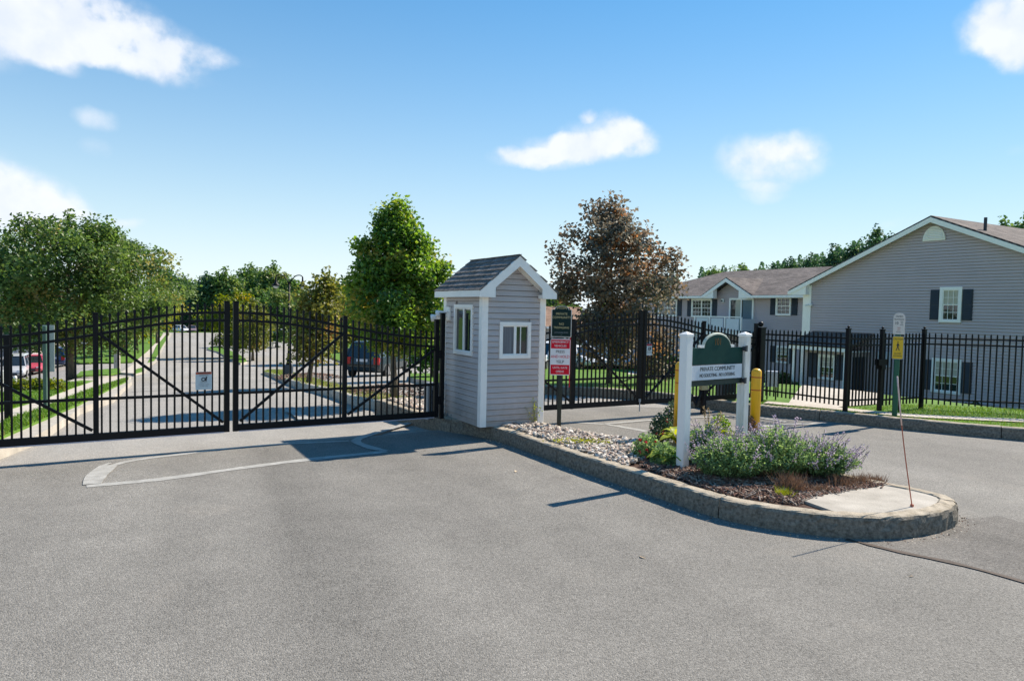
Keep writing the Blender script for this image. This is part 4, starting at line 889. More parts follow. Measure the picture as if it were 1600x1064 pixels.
# community sign: two white posts and the green board between
pn, pf = np.array([2.05, 8.12]), np.array([2.965, 8.80]); dv_ = pf - pn; Ls = float(np.linalg.norm(dv_)); sa = math.atan2(dv_[1], dv_[0])
t = thing('community_sign', 'green arched board over white lettering between two white posts in the flower bed', 'sign', (pn[0], pn[1], K), sa)
for x, mt_, top in ((0, 'white_vinyl', 1.555), (Ls, 'white_stained', 1.55)):
    mb = MB(); mb.cbox(x - .056, x + .056, -.056, .056, -.03, top, .008); sp0 = mb.build('post', MT[mt_], t)
    mb = MB(); q = .062; mb.box(x - q, x + q, -q, q, top - .03, top - .002); mb.add([(x - q, -q, top - .002), (x + q, -q, top - .002), (x + q, q, top - .002), (x - q, q, top - .002), (x, 0, top + .03)], [(0, 1, 4), (1, 2, 4), (2, 3, 4), (3, 0, 4)]); mb.build('post_cap', MT['white_vinyl'], sp0)
xa, xb = .06, Ls - .062; cx_ = (xa + xb) / 2; aw = (xb - xa) * .245
P = [(xa, .93), (xb, .93), (xb, 1.385), (cx_ + aw + .07, 1.385), (cx_ + aw + .05, 1.40), (cx_ + aw, 1.41)] + [(cx_ + aw * math.cos(R(b)), 1.40 + .145 * math.sin(R(b))) for b in range(0, 181, 10)] + [(cx_ - aw, 1.41), (cx_ - aw - .05, 1.40), (cx_ - aw - .07, 1.385), (xa, 1.385)]
plate_mb(P, -.02, .02).build('board', MT['board_green'], t)
mb = MB(); mb.tube([(cx_ + (aw + .004) * math.cos(R(b)), 0, 1.40 + .149 * math.sin(R(b))) for b in range(0, 181, 8)], .021, 8); mb.build('arch_trim', mat('pale_worn_edge', (.4, .45, .38), .6, .25, 20), t)
for sg in (-1, 1):
    mb = MB(); x0, x1 = sorted((cx_ + sg * (aw + .012), cx_ + sg * (aw + .075))); mb.box(x0, x1, -.024, .024, 1.388, 1.42); mb.build('shoulder_trim', MT['white_vinyl'], t)
mb = MB(); mb.box(xa + .004, xb - .025, -.034, -.021, .995, 1.185); mb.build('panel_backing', MT['ink'], t)
mb = MB(); mb.box(xa + .010, xb - .032, -.038, -.0345, 1.002, 1.178); mb.build('white_panel', mat('white_letter_panel', (.66, .69, .74), .5, .05, 12), t)
text('101', .12, MT['dim_gold'], t, (cx_, -.022, 1.455), wide=.8)
text('PRIVATE COMMUNITY', .072, MT['ink'], t, (cx_ - .01, -.040, 1.132), wide=.94)
text('NO SOLICITING . NO LOITERING', .06, MT['ink'], t, (cx_ - .01, -.040, 1.055), wide=.77)
mb = MB(); mb.box(xa, xb, -.022, -.0205, .935, .99); mb.build('lower_rail', mat('dark_green_rail', (.02, .035, .03), .6, .2, 9), t)
for z in (.94, 1.345):
    mb = MB(); mb.box(Ls - .09, Ls - .03, -.066, -.03, z, z + .05); mb.box(Ls - .08, Ls - .04, -.076, -.067, z - .012, z + .062); mb.build('bracket', MT['ink'], t)

# yellow bollards behind the flower bed
def bollard(label, x, y, top):
    t_ = thing('bollard', label, 'bollard', (x, y, 0), .3, 'yellow bollards behind the community sign')
    pr = [(.068, 0), (.068, top - .05)] + [(.068 * math.cos(R(b)), top - .05 + .05 * math.sin(R(b))) for b in (20, 40, 60, 80)]
    mb = MB(); mb.lathe((0, 0, 0), [(r_, z + i * 1e-5) for i, (r_, z) in enumerate(pr)], 20); mb.build('sleeve', MT['yellow'], t_, smooth=True)
    for z in (top - .13, top - .31):
        mb = MB(); mb.lathe((0, 0, 0), [(.0695, z), (.0695, z + .014)], 20); mb.build('reflective_band', MT['red_tape'], t_)
    return t_
bp_ = at(1060.5, 640, 9.95); bollard('yellow bollard with red bands just behind the nearer white sign post', bp_[0], bp_[1], 1.30)
bp_ = at(1180, 640, 9.7); bollard('scuffed yellow bollard with red bands just right of the farther white sign post', bp_[0], bp_[1], 1.245)

# leaning snow marker rod
rb = G(1425, 790, K); rt_ = at(1402, 588, 6.55)
t = thing('marker_rod', 'thin leaning orange snow marker rod standing in the island nose', 'marker', (rb[0], rb[1], K))
d_ = Vector(rt_) - Vector((rb[0], rb[1], K)); pt = [d_ * k + Vector((0, 0, 0)) + Vector((-.012 * math.sin(math.pi * k), 0, 0)) for k in np.linspace(0, 1, 9)]
mb = MB(); mb.tube(pt[:7], .0052, 8); mb.build('rod', MT['rod'], t, smooth=True); mb = MB(); mb.tube(pt[5:], .0068, 8); mb.build('reflector_sleeve', MT['rod_top'], t, smooth=True)
mb = MB(); mb.tube([(0, 0, -.01), (0, 0, .015)], .016, 8); mb.build('collar', MT['rod'], t)

# pedestrian sign on green post
q = np.array([7.19, 12.88]); an = math.atan2(q[1], q[0]) - math.pi / 2
t = thing('sign_post', 'cream arched notice over a yellow pedestrian notice on a green post by the right fence', 'sign', (q[0], q[1], .14), an - R(6))
mb = MB(); mb.cbox(-.043, .043, 0, .06, 0, 1.92, .01); mb.build('pole', MT['post_green'], t)
Pc = plate(-.095, .105, 1.55, 1.93, .035, .0)
Pc = [(-.085, 1.55), (.105, 1.55), (.105, 1.86)] + [(.01 + .095 * math.cos(R(b)), 1.86 + .09 * math.sin(R(b))) for b in range(15, 180, 15)] + [(-.085, 1.86)]
plate_mb(Pc, -.012, -.002).build('cream_board', MT['cream_sign'], t)
for s_, sz, x, z, c_ in (('Garden', .05, .01, 1.885, 'ink'), ('Apartments', .042, .01, 1.83, 'ink'), ('10', .075, -.03, 1.755, 'ink'), ('MILES', .022, .055, 1.785, 'ink'), ('PER', .022, .055, 1.755, 'ink'), ('HOUR', .022, .055, 1.725, 'ink'), ('PLEASE', .022, .01, 1.67, 'red_tape'), ('DRIVE', .022, .01, 1.635, 'red_tape'), ('SLOWLY', .026, .01, 1.595, 'ink')):
    text(s_, sz, MT[c_], t, (x, -.0135, z), wide=.8)
plate_mb(plate(-.085, .1, 1.085, 1.515, .02), -.012, -.002).build('yellow_rim', MT['galv'], t); plate_mb(plate(-.078, .093, 1.095, 1.505, .016), -.0145, -.0122).build('yellow_board', MT['yellow_sign'], t)
text('CAUTION', .05, MT['ink'], t, (.008, -.016, 1.46), wide=.75); text('SLOW', .04, MT['ink'], t, (.008, -.016, 1.19)); text('DOWN', .04, MT['ink'], t, (.008, -.016, 1.145))
mb = MB(); mb.tube([(.008, -.016, 1.40), (.008, -.016, 1.41)], .014, 8); mb.bar((.008, -.016, 1.385), (.008, -.016, 1.315), .003, .024, side=(0, 1, 0)); mb.bar((.006, -.016, 1.32), (-.02, -.016, 1.245), .003, .012); mb.bar((.01, -.016, 1.32), (.035, -.016, 1.25), .003, .012); mb.bar((.008, -.016, 1.38), (.035, -.016, 1.335), .003, .009); mb.bar((.008, -.016, 1.38), (-.016, -.016, 1.335), .003, .009); mb.build('pedestrian_symbol', MT['ink'], t)
# back to back boards on the left verge
q = G(71, 641, .14); t = thing('sign_post', 'pale sign back on a slim green post on the left verge', 'sign', tuple(q), R(20))
kx = 1 / pxm(q)
mb = MB(); mb.cbox(-2.6 * kx, 2.6 * kx, -.03, .03, 0, 132 * kx, .008); mb.build('pole', mat('dull_green_post', (.07, .13, .1), .5, .2, 8), t)
mb = MB(); mb.box(-4 * kx, 12 * kx, .034, .05, 60 * kx, 133 * kx); mb.build('sign_plate', mat('weathered_sign_back', (.38, .42, .38), .6, .1, 5), t)

# cabinet behind the fence, loose leaves on the asphalt
t = thing('utility_cabinet', 'light grey utility cabinet on thin legs behind the fence by the ball capped post', 'cabinet', (5.78, 15.25, .0), R(-20))
mb = MB(); mb.cbox(-.15, .13, -.1, .1, .42, .76, .012); mb.build('cabinet', MT['light_box'], t)
for x in (-.1, .08):
    mb = MB(); mb.box(x - .015, x + .015, -.015, .015, .1, .42); mb.build('leg', MT['black'], t)
mb = MB(); mb.tube([(-.13, 0, .45), (-.24, -.05, .3), (-.28, -.06, .12), (-.36, -.1, .12)], .012, 6); mb.build('cable', MT['black'], t)
for i, (x, y, l_) in enumerate(((806, 737, 'small pale fallen leaf on the asphalt left of the gravel bed'), (1004, 871, 'fallen leaf lying alone on the open asphalt'), (985, 759, 'dry leaf beside the shadow of the sign'), (1211, 821, 'curled dry leaf at the edge of the kerb shadow'), (1424, 901, 'tiny pale leaf below the sealed crack'))):
    p = G(x, y); a = rng.uniform(0, 6.28); s_ = .035 if i < 4 else .02
    V = [(-s_, 0, .004), (-s_ * .2, -s_ * .55, .012), (s_, 0, .006), (-s_ * .1, s_ * .5, .018), (0, 0, .006)]
    mb = MB(); mb.add(V, [(0, 1, 4), (1, 2, 4), (2, 3, 4), (3, 0, 4)]); o_ = mb.build('fallen_leaf', MT['leaf_litter'], None, loc=tuple(p), rotz=a); setp(o_, l_, 'leaf', 'fallen leaves on the asphalt')

# ------------------------------------------------------------------ apartment house on the right
HA = R(-60.9)
HX, HY = 13.34, 31.17
house = thing('apartment_house', 'grey clapboard apartment house with a broad white edged gable right of the gates', 'house', (HX, HY, 0), HA)
hp = .114
def lapwall(name, x0, x1, y, z0, z1, top=None, holes=(), mt='vinyl_house', flip=False):
    mb = MB(); z = z0
    while z < z1 - .02:
        a, b = x0, x1
        if top:
            lim = top(z + hp * .7)
            if lim is None: break
            a, b = max(x0, lim[0]), min(x1, lim[1])
        segs = [(a, b)]
        for (hx0, hx1, hz0, hz1) in holes:
            if z + hp > hz0 + .02 and z < hz1 - .02:
                ns = []
                for s0, s1 in segs:
                    if hx1 <= s0 or hx0 >= s1: ns.append((s0, s1)); continue
                    if hx0 > s0: ns.append((s0, hx0))
                    if hx1 < s1: ns.append((hx1, s1))
                segs = ns
        js = rng.uniform(0, 3.7); sg2 = []
        for s0, s1 in segs:          # panels are 3.7 m long and lap over one another by a lip
            cuts = [s0] + [q for q in np.arange(x0 + js, x1, 3.7) if s0 + .1 < q < s1 - .1] + [s1]
            sg2 += [(cuts[i], cuts[i + 1], i % 2) for i in range(len(cuts) - 1)]
        for s0, s1, od in sg2:
            if s1 - s0 > .02:
                h = hp - .022; th = .03 + .004 * od + rng.uniform(-.0015, .0015)
                mb.add([(s0, y - th, z), (s1, y - th, z), (s1, y, z), (s0, y, z), (s0, y - .004, z + h), (s1, y - .004, z + h)], [(0, 1, 5, 4), (0, 3, 2, 1), (0, 4, 3), (1, 2, 5)])
        z += hp
    o_ = mb.build(name, MT[mt], house); o_['kind'] = 'stuff'; return o_
def wblock(name, x0, x1, y0, y1, z0, z1, mt='vinyl_house', parent=None): mb = MB(); mb.box(x0, x1, y0, y1, z0, z1); return mb.build(name, MT[mt], parent or house)
def window(x0, x1, z0, z1, y, cols, rows, double=False, parent=None, trim=.11, curtain=True, lower_dark=True):
    parent = parent or house
    t = trim; fr = MB()
    fr.box(x0, x0 + t, y - .06, y + .02, z0, z1); fr.box(x1 - t, x1, y - .06, y + .02, z0, z1); fr.box(x0 + t, x1 - t, y - .06, y + .02, z0, z0 + t * .8); fr.box(x0 + t, x1 - t, y - .058, y + .02, z1 - t, z1)
    f = fr.build('window_frame', MT['white'], parent)
    a, b, c, d = x0 + t, x1 - t, z0 + t * .8, z1 - t
    g_ = MB(); g_.box(a, b, y - .006, y, c, d); g_.build('pane', MT['glass'], f)
    s = MB(); mz = (c + d) / 2
    def sash(a, b, c, d, y_, grid):
        w_ = .03
        s.box(a, a + w_, y_ - .014, y_, c, d); s.box(b - w_, b, y_ - .014, y_, c, d); s.box(a + w_, b - w_, y_ - .014, y_, c, c + w_); s.box(a + w_, b - w_, y_ - .014, y_, d - w_, d)
        if grid:
            for i in range(1, cols): x = a + (b - a) * i / cols; s.box(x - .008, x + .008, y_ - .010, y_ - .002, c + w_, d - w_)
            for j in range(1, rows): z = c + (d - c) * j / rows; s.box(a + w_, b - w_, y_ - .0095, y_ - .0025, z - .008, z + .008)
    halves = [(a, b)] if not double else [(a, (a + b) / 2 - .02), ((a + b) / 2 + .02, b)]
    for (p, q) in halves: sash(p, q, mz, d, y - .022, True); sash(p, q, c, mz + .02, y - .007, True)
    if double: s.box((a + b) / 2 - .02, (a + b) / 2 + .02, y - .04, y - .004, c, d)
    s.build('sash', MT['white'], f)
    if curtain:
        cu = MB(); cu.box(a + .02, b - .02, y - .0065, y - .0062, mz + .03, d - .02); cu.build('blind', MT['curtain'], f)
    return f
def shutter(x0, x1, z0, z1, y, parent=None):
    mb = MB(); mb.box(x0, x1, y - .025, y + .01, z0, z1)
    e = .035; n = 16
    for k in range(2):
        za = z0 + e + k * (z1 - z0 - e) / 2; zb = za + (z1 - z0 - 3 * e) / 2
        for i in range(n // 2):
            z = za + (zb - za) * (i + .1) / (n / 2); h = (zb - za) / (n / 2) * .8
            mb.add([(x0 + e, y - .040, z), (x1 - e, y - .040, z), (x1 - e, y - .0255, z + h), (x0 + e, y - .0255, z + h)], [(0, 1, 2, 3)])
    return mb.build('shutter', MT['shutter'], parent or house)
ZB = -1.75
EZ, AZ, GWd = 3.42, 5.75, 10.82; CXg = GWd / 2
sl_g = (AZ - EZ) / CXg
def gtop(z):
    if z < EZ: return (0, GWd)
    f = (AZ - z) / sl_g
    return (CXg - f, CXg + f) if f > .05 else None
core = MB(); core.box(0, GWd, .035, 12, ZB, EZ); core.prism([(0, .035, EZ), (GWd, .035, EZ), (CXg, .035, AZ)], (0, 12, 0)); core.build('wall_core', MT['vinyl_house'], house)
up_w = (5.74, 6.53, 1.86, 3.18); lo_w = (5.57, 6.63, -.80, .51)
lapwall('siding', .1, GWd - .1, .02, ZB + .25, AZ - .1, gtop, [up_w, lo_w, (.15, 2.95, ZB, .75)])
wblock('foundation', .01, GWd, -.02, .019, ZB - .4, ZB + .24, 'concrete')
for x in (-.02, GWd - .1): wblock('corner_trim', x, x + .12, -.03, .12, ZB + .2, EZ - .05, 'white')
window(*up_w, .0, 3, 2); shutter(5.38, 5.725, 1.95, 3.09, .0); shutter(6.545, 6.90, 1.95, 3.09, .0)
window(*lo_w, .0, 3, 2); shutter(5.21, 5.555, -.72, .42, .0); shutter(6.645, 7.0, -.72, .42, .0)
# half round louvred vent
vx, vz, vr = 5.41, 4.95, .42
mb = MB(); arc = [(vx + vr * math.cos(R(b)), vz + vr * 1.3 * math.sin(R(b))) for b in range(0, 181, 12)]; arc2 = [(vx + (vr - .06) * math.cos(R(b)), vz + .05 + (vr * 1.3 - .12) * math.sin(R(b))) for b in range(0, 181, 12)]
mb.prism([(x, -.05, z) for x, z in arc], (0, .05, 0)); vent = mb.build('gable_vent', MT['white'], house)
for i in range(7):
    z = vz + .06 + i * .062; hw = (vr - .05) * math.sqrt(max(0, 1 - ((z - vz + .05) / (vr * 1.3)) ** 2))
    if hw > .04: m2 = MB(); m2.add([(vx - hw, -.085, z), (vx + hw, -.085, z), (vx + hw, -.052, z + .05), (vx - hw, -.052, z + .05), (vx - hw, -.052, z), (vx + hw, -.052, z)], [(0, 1, 2, 3), (0, 4, 5, 1)]); m2.build('slat', MT['white'], vent)
def roof_plane(name, p, uvs, mt='roof', th=.06, parent=None):
    p = [Vector(q) for q in p]; n = (p[1] - p[0]).cross(p[2] - p[0]).normalized()
    if n.z < 0: p = p[::-1]; uvs = uvs[::-1]; n = -n
    k = len(p); b = [q - n * th for q in p]
    me = bpy.data.meshes.new(name); me.from_pydata([tuple(q) for q in p + b], [], [tuple(range(k)), tuple(reversed(range(k, 2 * k)))] + [(i, k + i, k + (i + 1) % k, (i + 1) % k) for i in range(k)])
    uv = me.uv_layers.new(name='UVMap')
    for li, l in enumerate(me.loops): uv.data[li].uv = uvs[l.vertex_index % k]
    me.materials.append(MT[mt]); o_ = bpy.data.objects.new(name, me); COL.objects.link(o_); o_.parent = parent or house; return o_
oh, rf = .42, .30          # side and front overhang of the big gable
zr_ = AZ + .13; ex0 = -.92; exz = zr_ - sl_g * (CXg - ex0); dl = math.hypot(CXg - ex0, zr_ - exz)
roof_plane('roof_slope', [(ex0, -rf, exz), (CXg, -rf, zr_), (CXg, 26, zr_), (ex0, 26, exz)], [(0, 0), (0, dl), (26.3, dl), (26.3, 0)])
ex1 = GWd + .92
roof_plane('roof_slope', [(CXg, -rf, zr_), (ex1, -rf, exz), (ex1, 26, exz), (CXg, 26, zr_)], [(0, dl), (0, 0), (26.3, 0), (26.3, dl)])
for sg, ex in ((1, ex0), (-1, ex1)):          # rake boards, soffits and boxed eave returns
    mb = MB(); mb.prism([(ex, -rf - .03, exz - .07), (CXg, -rf - .03, zr_ - .07), (CXg, -rf - .03, zr_ - .26), (ex + sg * .30, -rf - .03, exz + .02 - .13), (ex, -rf - .03, exz - .22)], (0, .03, 0)); mb.build('rake_board', MT['white'], house)
    mb = MB(); mb.prism([(ex + sg * .35, -rf, exz + sl_g * .35 - .12), (CXg, -rf, zr_ - .12), (CXg, -rf, zr_ - .145), (ex + sg * .35, -rf, exz + sl_g * .35 - .145)], (0, rf - .01, 0)); mb.build('soffit', MT['white'], house)
    mb = MB(); xw = 0 if sg == 1 else GWd; mb.prism([(ex, -rf + .001, exz - .08), (ex, -rf + .001, exz - .22), (xw + sg * .02, -rf + .001, exz - .22), (xw + sg * .02, -rf + .001, exz + sl_g * abs(xw - ex) - .1)], (0, rf - .03, 0)); mb.build('eave_return', MT['white'], house)
mb = MB(); mb.tube([(6.88, .6, 5.1), (6.88, .6, 5.72)], .055, 10); mb.build('vent_pipe', MT['ink'], house)
# left wing, set back
LY = 4.0; LX0 = -19.0; LEZ, LRZ = 3.05, 4.85
core = MB(); core.box(LX0, 0, LY + .035, LY + 9, ZB, LEZ); core.build('wall_core', MT['vinyl_house'], house)
w0, w1, w2, wl = (-14.7, -12.9, 1.76, 2.88), (-11.6, -9.88, 1.76, 2.9), (-5.17, -4.18, 1.98, 3.0), (-5.08, -4.2, -.58, .35)
door = (-8.5, -6.68, .85, 2.93)
lows = [(-14.6, -13.0, -.6, .35), (-11.5, -9.95, -.6, .35)]
lapwall('siding', LX0, -.02, LY + .02, ZB + .25, LEZ, None, [w0, w1, w2, wl, door] + lows)
window(*w0, LY, 3, 2, True, trim=.09, curtain=False); window(*w1, LY, 3, 2, True, trim=.09, curtain=False); window(*w2, LY, 3, 2, trim=.09, curtain=False); window(*wl, LY, 3, 2, trim=.09)
for q in lows: window(*q, LY, 3, 2, True, trim=.09)
for (a, b) in ((-12.88, -12.5), (-11.99, -11.62), (-9.86, -9.49), (-15.1, -14.72)): shutter(a, b, 1.8, 2.86, LY)
for (a, b, c, d) in ((-5.56, -5.19, 2.0, 2.98), (-4.16, -3.8, 2.0, 2.98), (-5.45, -5.1, -.57, .33), (-4.18, -3.83, -.57, .33)): shutter(a, b, c, d, LY)
# glass balcony door, balcony, wall lamp
fr = MB(); x0, x1, z0, z1 = door; t_ = .11
for q in ((x0, x0 + t_, z0, z1), (x1 - t_, x1, z0, z1), (x0 + t_, x1 - t_, z1 - t_, z1), (x0 + t_, x1 - t_, z0, z0 + .06)): fr.box(q[0], q[1], LY - .06, LY + .02, q[2], q[3])
fr.box((x0 + x1) / 2 - .05, (x0 + x1) / 2 + .03, LY - .04, LY, z0 + .06, z1 - t_); dr = fr.build('balcony_door', MT['white'], house)
mb = MB(); mb.box(x0 + t_, x1 - t_, LY - .004, LY + .002, z0 + .06, z1 - t_); mb.build('pane', MT['glass'], dr)
mb = MB(); mb.box(-8.05, -7.66, LY - .0062, LY - .0045, z0 + .06, z1 - t_); mb.build('curtain', MT['curtain'], dr)
mb = MB(); mb.box(-7.5, -6.82, LY - .0062, LY - .0045, z0 + .06, z1 - t_); mb.build('blind', mat('blue_grey_blind', (.12, .17, .2), .6, .3, 14, stretch=(9, 9, .2)), dr)
bx0, bx1, by = -10.1, -6.4, LY - 1.25
wblock('balcony_deck', bx0, bx1, by, LY - .022, .78, .98, 'white')
for i in range(3):
    a = bx0 + .1 + i * (bx1 - bx0 - .2) / 3; b = a + (bx1 - bx0 - .2) / 3
    wblock('balcony_panel', a + .13, b - .13, by + .02, by + .05, 1.08, 1.74, 'frost')
for i in range(4):
    a = bx0 + .02 + i * (bx1 - bx0 - .12) / 3; wblock('balcony_post', a, a + .08, by, by + .08, .981, 1.84, 'white')
for z in (1.0, 1.8): wblock('balcony_rail', bx0 + .105, bx1 - .105, by + .01, by + .07, z, z + .06, 'white')
wblock('balcony_panel', bx1 - .06, bx1 - .03, by + .12, LY - .1, 1.08, 1.74, 'frost')
for x in (bx0 + .05, bx1 - .2): wblock('balcony_column', x, x + .14, by + .04, by + .18, ZB, .778, 'white')
for x, z in ((-9.0, 2.78),):
    mb = MB(); mb.cbox(x - .1, x + .1, LY - .12, LY - .02, z - .1, z + .1, .02); lm = mb.build('wall_lamp', MT['white'], house); mb = MB(); mb.tube([(x, LY - .121, z - .02), (x, LY - .15, z - .02)], .06, 10); mb.build('lens', MT['ink'], lm)
mb = MB(); mb.cbox(-3.3, -3.2, LY - .1, LY - .02, 1.55, 1.75, .01); mb.build('meter_box', MT['white'], house)
# wing roof with a cross gable dormer over the door
el_ = LEZ + .02; ey = LY - .55; ry = LY + 4.5
sl_l = (LRZ - el_) / (ry - ey); dl = math.hypot(ry - ey, LRZ - el_)
dx0, dx1, dz1 = -10.25, -6.3, 4.12
ym = LY + .04; zm_ = el_ + (ym - ey) * sl_l; um = math.hypot(ym - ey, zm_ - el_)
roof_plane('roof_slope', [(LX0 + 1.2 + 4.5 * (ym - ey) / (ry - ey), ym, zm_), (2.0, ym, zm_), (2.0, ry, LRZ), (LX0 + 5.7, ry, LRZ)], [(.6, um), (20, um), (20, dl), (4.5, dl)])
roof_plane('roof_slope', [(LX0 + 1.2, ey, el_), (dx0 + .35, ey, el_), (dx0 + .35, ym - .001, zm_), (LX0 + 1.2 + 4.5 * (ym - ey) / (ry - ey), ym - .001, zm_)], [(0, 0), (7.9, 0), (7.9, um), (.6, um)])
roof_plane('roof_slope', [(dx1 - .35, ey, el_), (2.0, ey, el_), (2.0, ym - .001, zm_), (dx1 - .35, ym - .001, zm_)], [(11.2, 0), (20, 0), (20, um), (11.2, um)])
roof_plane('roof_slope', [(LX0 + 1.2, ey, el_), (LX0 + 5.7, ry, LRZ), (LX0 + 1.2, 2 * ry - ey, el_)], [(0, 0), (4.5, dl), (9, 0)])
roof_plane('roof_slope', [(2, 2 * ry - ey, el_), (LX0 + 1.2, 2 * ry - ey, el_), (LX0 + 5.7, ry, LRZ), (2, ry, LRZ)], [(0, 0), (20, 0), (15, dl), (0, dl)])
wblock('gutter', LX0 + 1.2, -10.25, ey - .09, ey - .01, el_ - .15, el_ - .02, 'white'); wblock('gutter', -6.3, -.98, ey - .09, ey - .01, el_ - .15, el_ - .02, 'white')
wblock('soffit', LX0 + 1.2, dx0 + .3, ey, LY - .02, el_ - .16, el_ - .13, 'white'); wblock('soffit', dx1 - .3, -.98, ey, LY - .02, el_ - .16, el_ - .13, 'white')
dc = (dx0 + dx1) / 2; dfy = LY - .6
dsl = (dz1 - el_) / (dc - dx0)
dback = ey + (dz1 - el_) / sl_l
for (a, sg) in ((dx0, 1), (dx1, -1)):
    roof_plane('dormer_roof', [(a, dfy, el_), (dc, dfy, dz1), (dc, dback + .1, dz1 + .03), (a, ey + .05, el_ + .02)], [(0, 0), (0, 2), (3, 2), (.3, 0)])
    mb = MB(); mb.prism([(a, dfy - .03, el_ - .06), (dc, dfy - .03, dz1 - .06), (dc, dfy - .03, dz1 - .27), (a + sg * .3, dfy - .03, el_ - .1), (a, dfy - .03, el_ - .17)], (0, .03, 0)); mb.build('rake_board', MT['white'], house)
    mb = MB(); mb.prism([(a, dfy, el_ - .07), (a, dfy, el_ - .16), (a + sg * 1.0, dfy, el_ - .16), (a + sg * 1.0, dfy, el_ + dsl * 1.0 - .1)], (0, .3, 0)); mb.build('eave_return', MT['white'], house)
def dtop(z): f = (dz1 - .15 - z) / dsl; return (dc - f, dc + f) if f > .05 else None
core = MB(); core.prism([(dx0 + .3, LY + .03, el_ - .03), (dx1 - .3, LY + .03, el_ - .03), (dc, LY + .03, dz1 - .13)], (0, .3, 0)); core.build('dormer_wall', MT['vinyl_house'], house)
lapwall('siding', dx0 + .4, dx1 - .4, LY + .02, LEZ + .002, dz1 - .2, dtop)
# downspout, camera
mb = MB(); mb.tube([(-1.0, ey - .02, 2.93), (-.75, ey + .1, 2.75), (-.45, 2.0, 2.6), (-.16, .3, 2.45), (-.14, .1, 2.3), (-.14, .1, ZB + .2)], .05, 8); mb.build('downspout', MT['white'], house)
mb = MB(); mb.box(-.32, -.03, -.02, .2, ZB + .2, EZ); mb.build('corner_trim', MT['white'], house)
mb = MB(); mb.cbox(.05, .2, -.16, -.03, 2.43, 2.53, .01); mb.tube([(.12, -.16, 2.48), (.02, -.3, 2.45)], .035, 8); mb.build('security_camera', MT['white'], house)
# entry porch before the gable wall
PY = -1.5; pw = (.42, 2.98)
core = MB(); core.box(pw[0] + .16, pw[1] - .12, PY + .52, .0, ZB, .6); core.build('porch_wall', MT['vinyl_house'], house)
pwin = (1.33, 2.2, -.68, .38)
lapwall('siding', pw[0] + .16, pw[1] - .12, PY + .52, ZB + .2, .58, None, [pwin]); window(*pwin, PY + .5, 3, 2, trim=.09)
shutter(.87, 1.31, -.64, .42, PY + .5); shutter(2.22, 2.58, -.64, .42, PY + .5)
for x in (pw[0], pw[1] - .1): wblock('porch_column', x, x + .1, PY, PY + .1, ZB, .55, 'white')
wblock('porch_fascia', pw[0] - .12, pw[1] + .12, PY - .1, PY - .04, .56, .76, 'white'); wblock('porch_ceiling', pw[0] - .12, pw[1] + .12, PY - .04, .0, .56, .6, 'white')
roof_plane('porch_roof', [(pw[0] - .16, PY - .14, .77), (pw[1] + .16, PY - .14, .77), (pw[1] + .16, 0.0, 1.32), (pw[0] - .16, 0.0, 1.32)], [(0, 0), (3, 0), (3, 1.6), (0, 1.6)], 'shingle' if False else 'roof')
wblock('porch_door', pw[1] - .118, pw[1] - .09, PY + .6, -.1, ZB + .05, .35, 'shutter')
wblock('downspout', pw[1] + .6, pw[1] + .66, -.06, .0, ZB + .2, .6, 'ink'); wblock('meter_box', 3.45, 3.95, -.14, -.01, .0, .62, 'light_box')

# ------------------------------------------------------------------ far houses
def far_house(label, px0, px1, py_eave, py_base, d, rise, wallm, roofm, depth=9, group=None, wins=()):
    a = at(px0, (py_eave + py_base) / 2, d); b = at(px1, (py_eave + py_base) / 2, d); sc = pxm(a)
    wd = float(np.linalg.norm((b - a)[:2])); an = math.atan2(b[1] - a[1], b[0] - a[0]); zb = at(px0, py_base, d)[2] - .5; ze_ = at(px0, py_eave, d)[2]
    t_ = thing('far_house', label, 'house', (a[0], a[1], zb), an, group); h = ze_ - zb
    mb = MB(); mb.box(0, wd, 0, depth, 0, h); mb.build('wall', MT[wallm], t_)
    rz = rise / sc
    roof_plane('roof_slope', [(-.4, -.5, h), (wd + .4, -.5, h), (wd + .4, depth / 2, h + rz), (-.4, depth / 2, h + rz)], [(0, 0), (wd, 0), (wd, 5), (0, 5)], roofm, parent=t_)
    roof_plane('roof_slope', [(-.4, depth + .5, h), (wd + .4, depth + .5, h), (wd + .4, depth / 2, h + rz), (-.4, depth / 2, h + rz)], [(0, 0), (wd, 0), (wd, 5), (0, 5)], roofm, parent=t_)
    mb = MB(); mb.prism([(0, .01, h), (0, depth - .01, h), (0, depth / 2, h + rz - .06)], (wd, 0, 0)); mb.build('gable', MT[wallm], t_)
    mb = MB(); mb.box(-.4, wd + .4, -.55, -.5, h - .22, h + .04); mb.build('fascia', MT['white'], t_)
    for (fx, fz, fw, fh) in wins:
        x = wd * fx; z = h * fz; f = MB(); f.box(x, x + fw, -.06, -.005, z, z + fh); fo = f.build('window_frame', MT['white'], t_); g_ = MB(); g_.box(x + .1, x + fw - .1, -.07, -.061, z + .1, z + fh - .1); g_.build('pane', MT['glass'], fo)
    return t_
far_house('grey far house with white trim behind the left parking lot', -60, 50, 528, 572, 96, 12, 'vinyl_house', 'roof', wins=((.62, .35, 1.2, 1.4), (.8, .35, 1.2, 1.4), (.92, .02, 1.0, 2.0)))
far_house('small beige house with white corner seen past the left maple trunk', 126, 138, 535, 557, 110, 8, 'beige_wall', 'roof', wins=((.55, .1, .8, 1.8),))
far_house('grey house with reddish roof half hidden behind the middle maple', 572, 640, 486, 552, 82, 24, 'vinyl_house', 'roof_tan', wins=((.05, .45, 1.1, 1.4), (.05, .08, 1.1, 1.4), (.4, .3, 1.2, 1.4)))
far_house('low beige house with a tan roof seen between booth and green sign', 830, 905, 510, 556, 85, 32, 'beige_wall', 'roof_tan', wins=((.3, .3, 1.2, 1.4),))
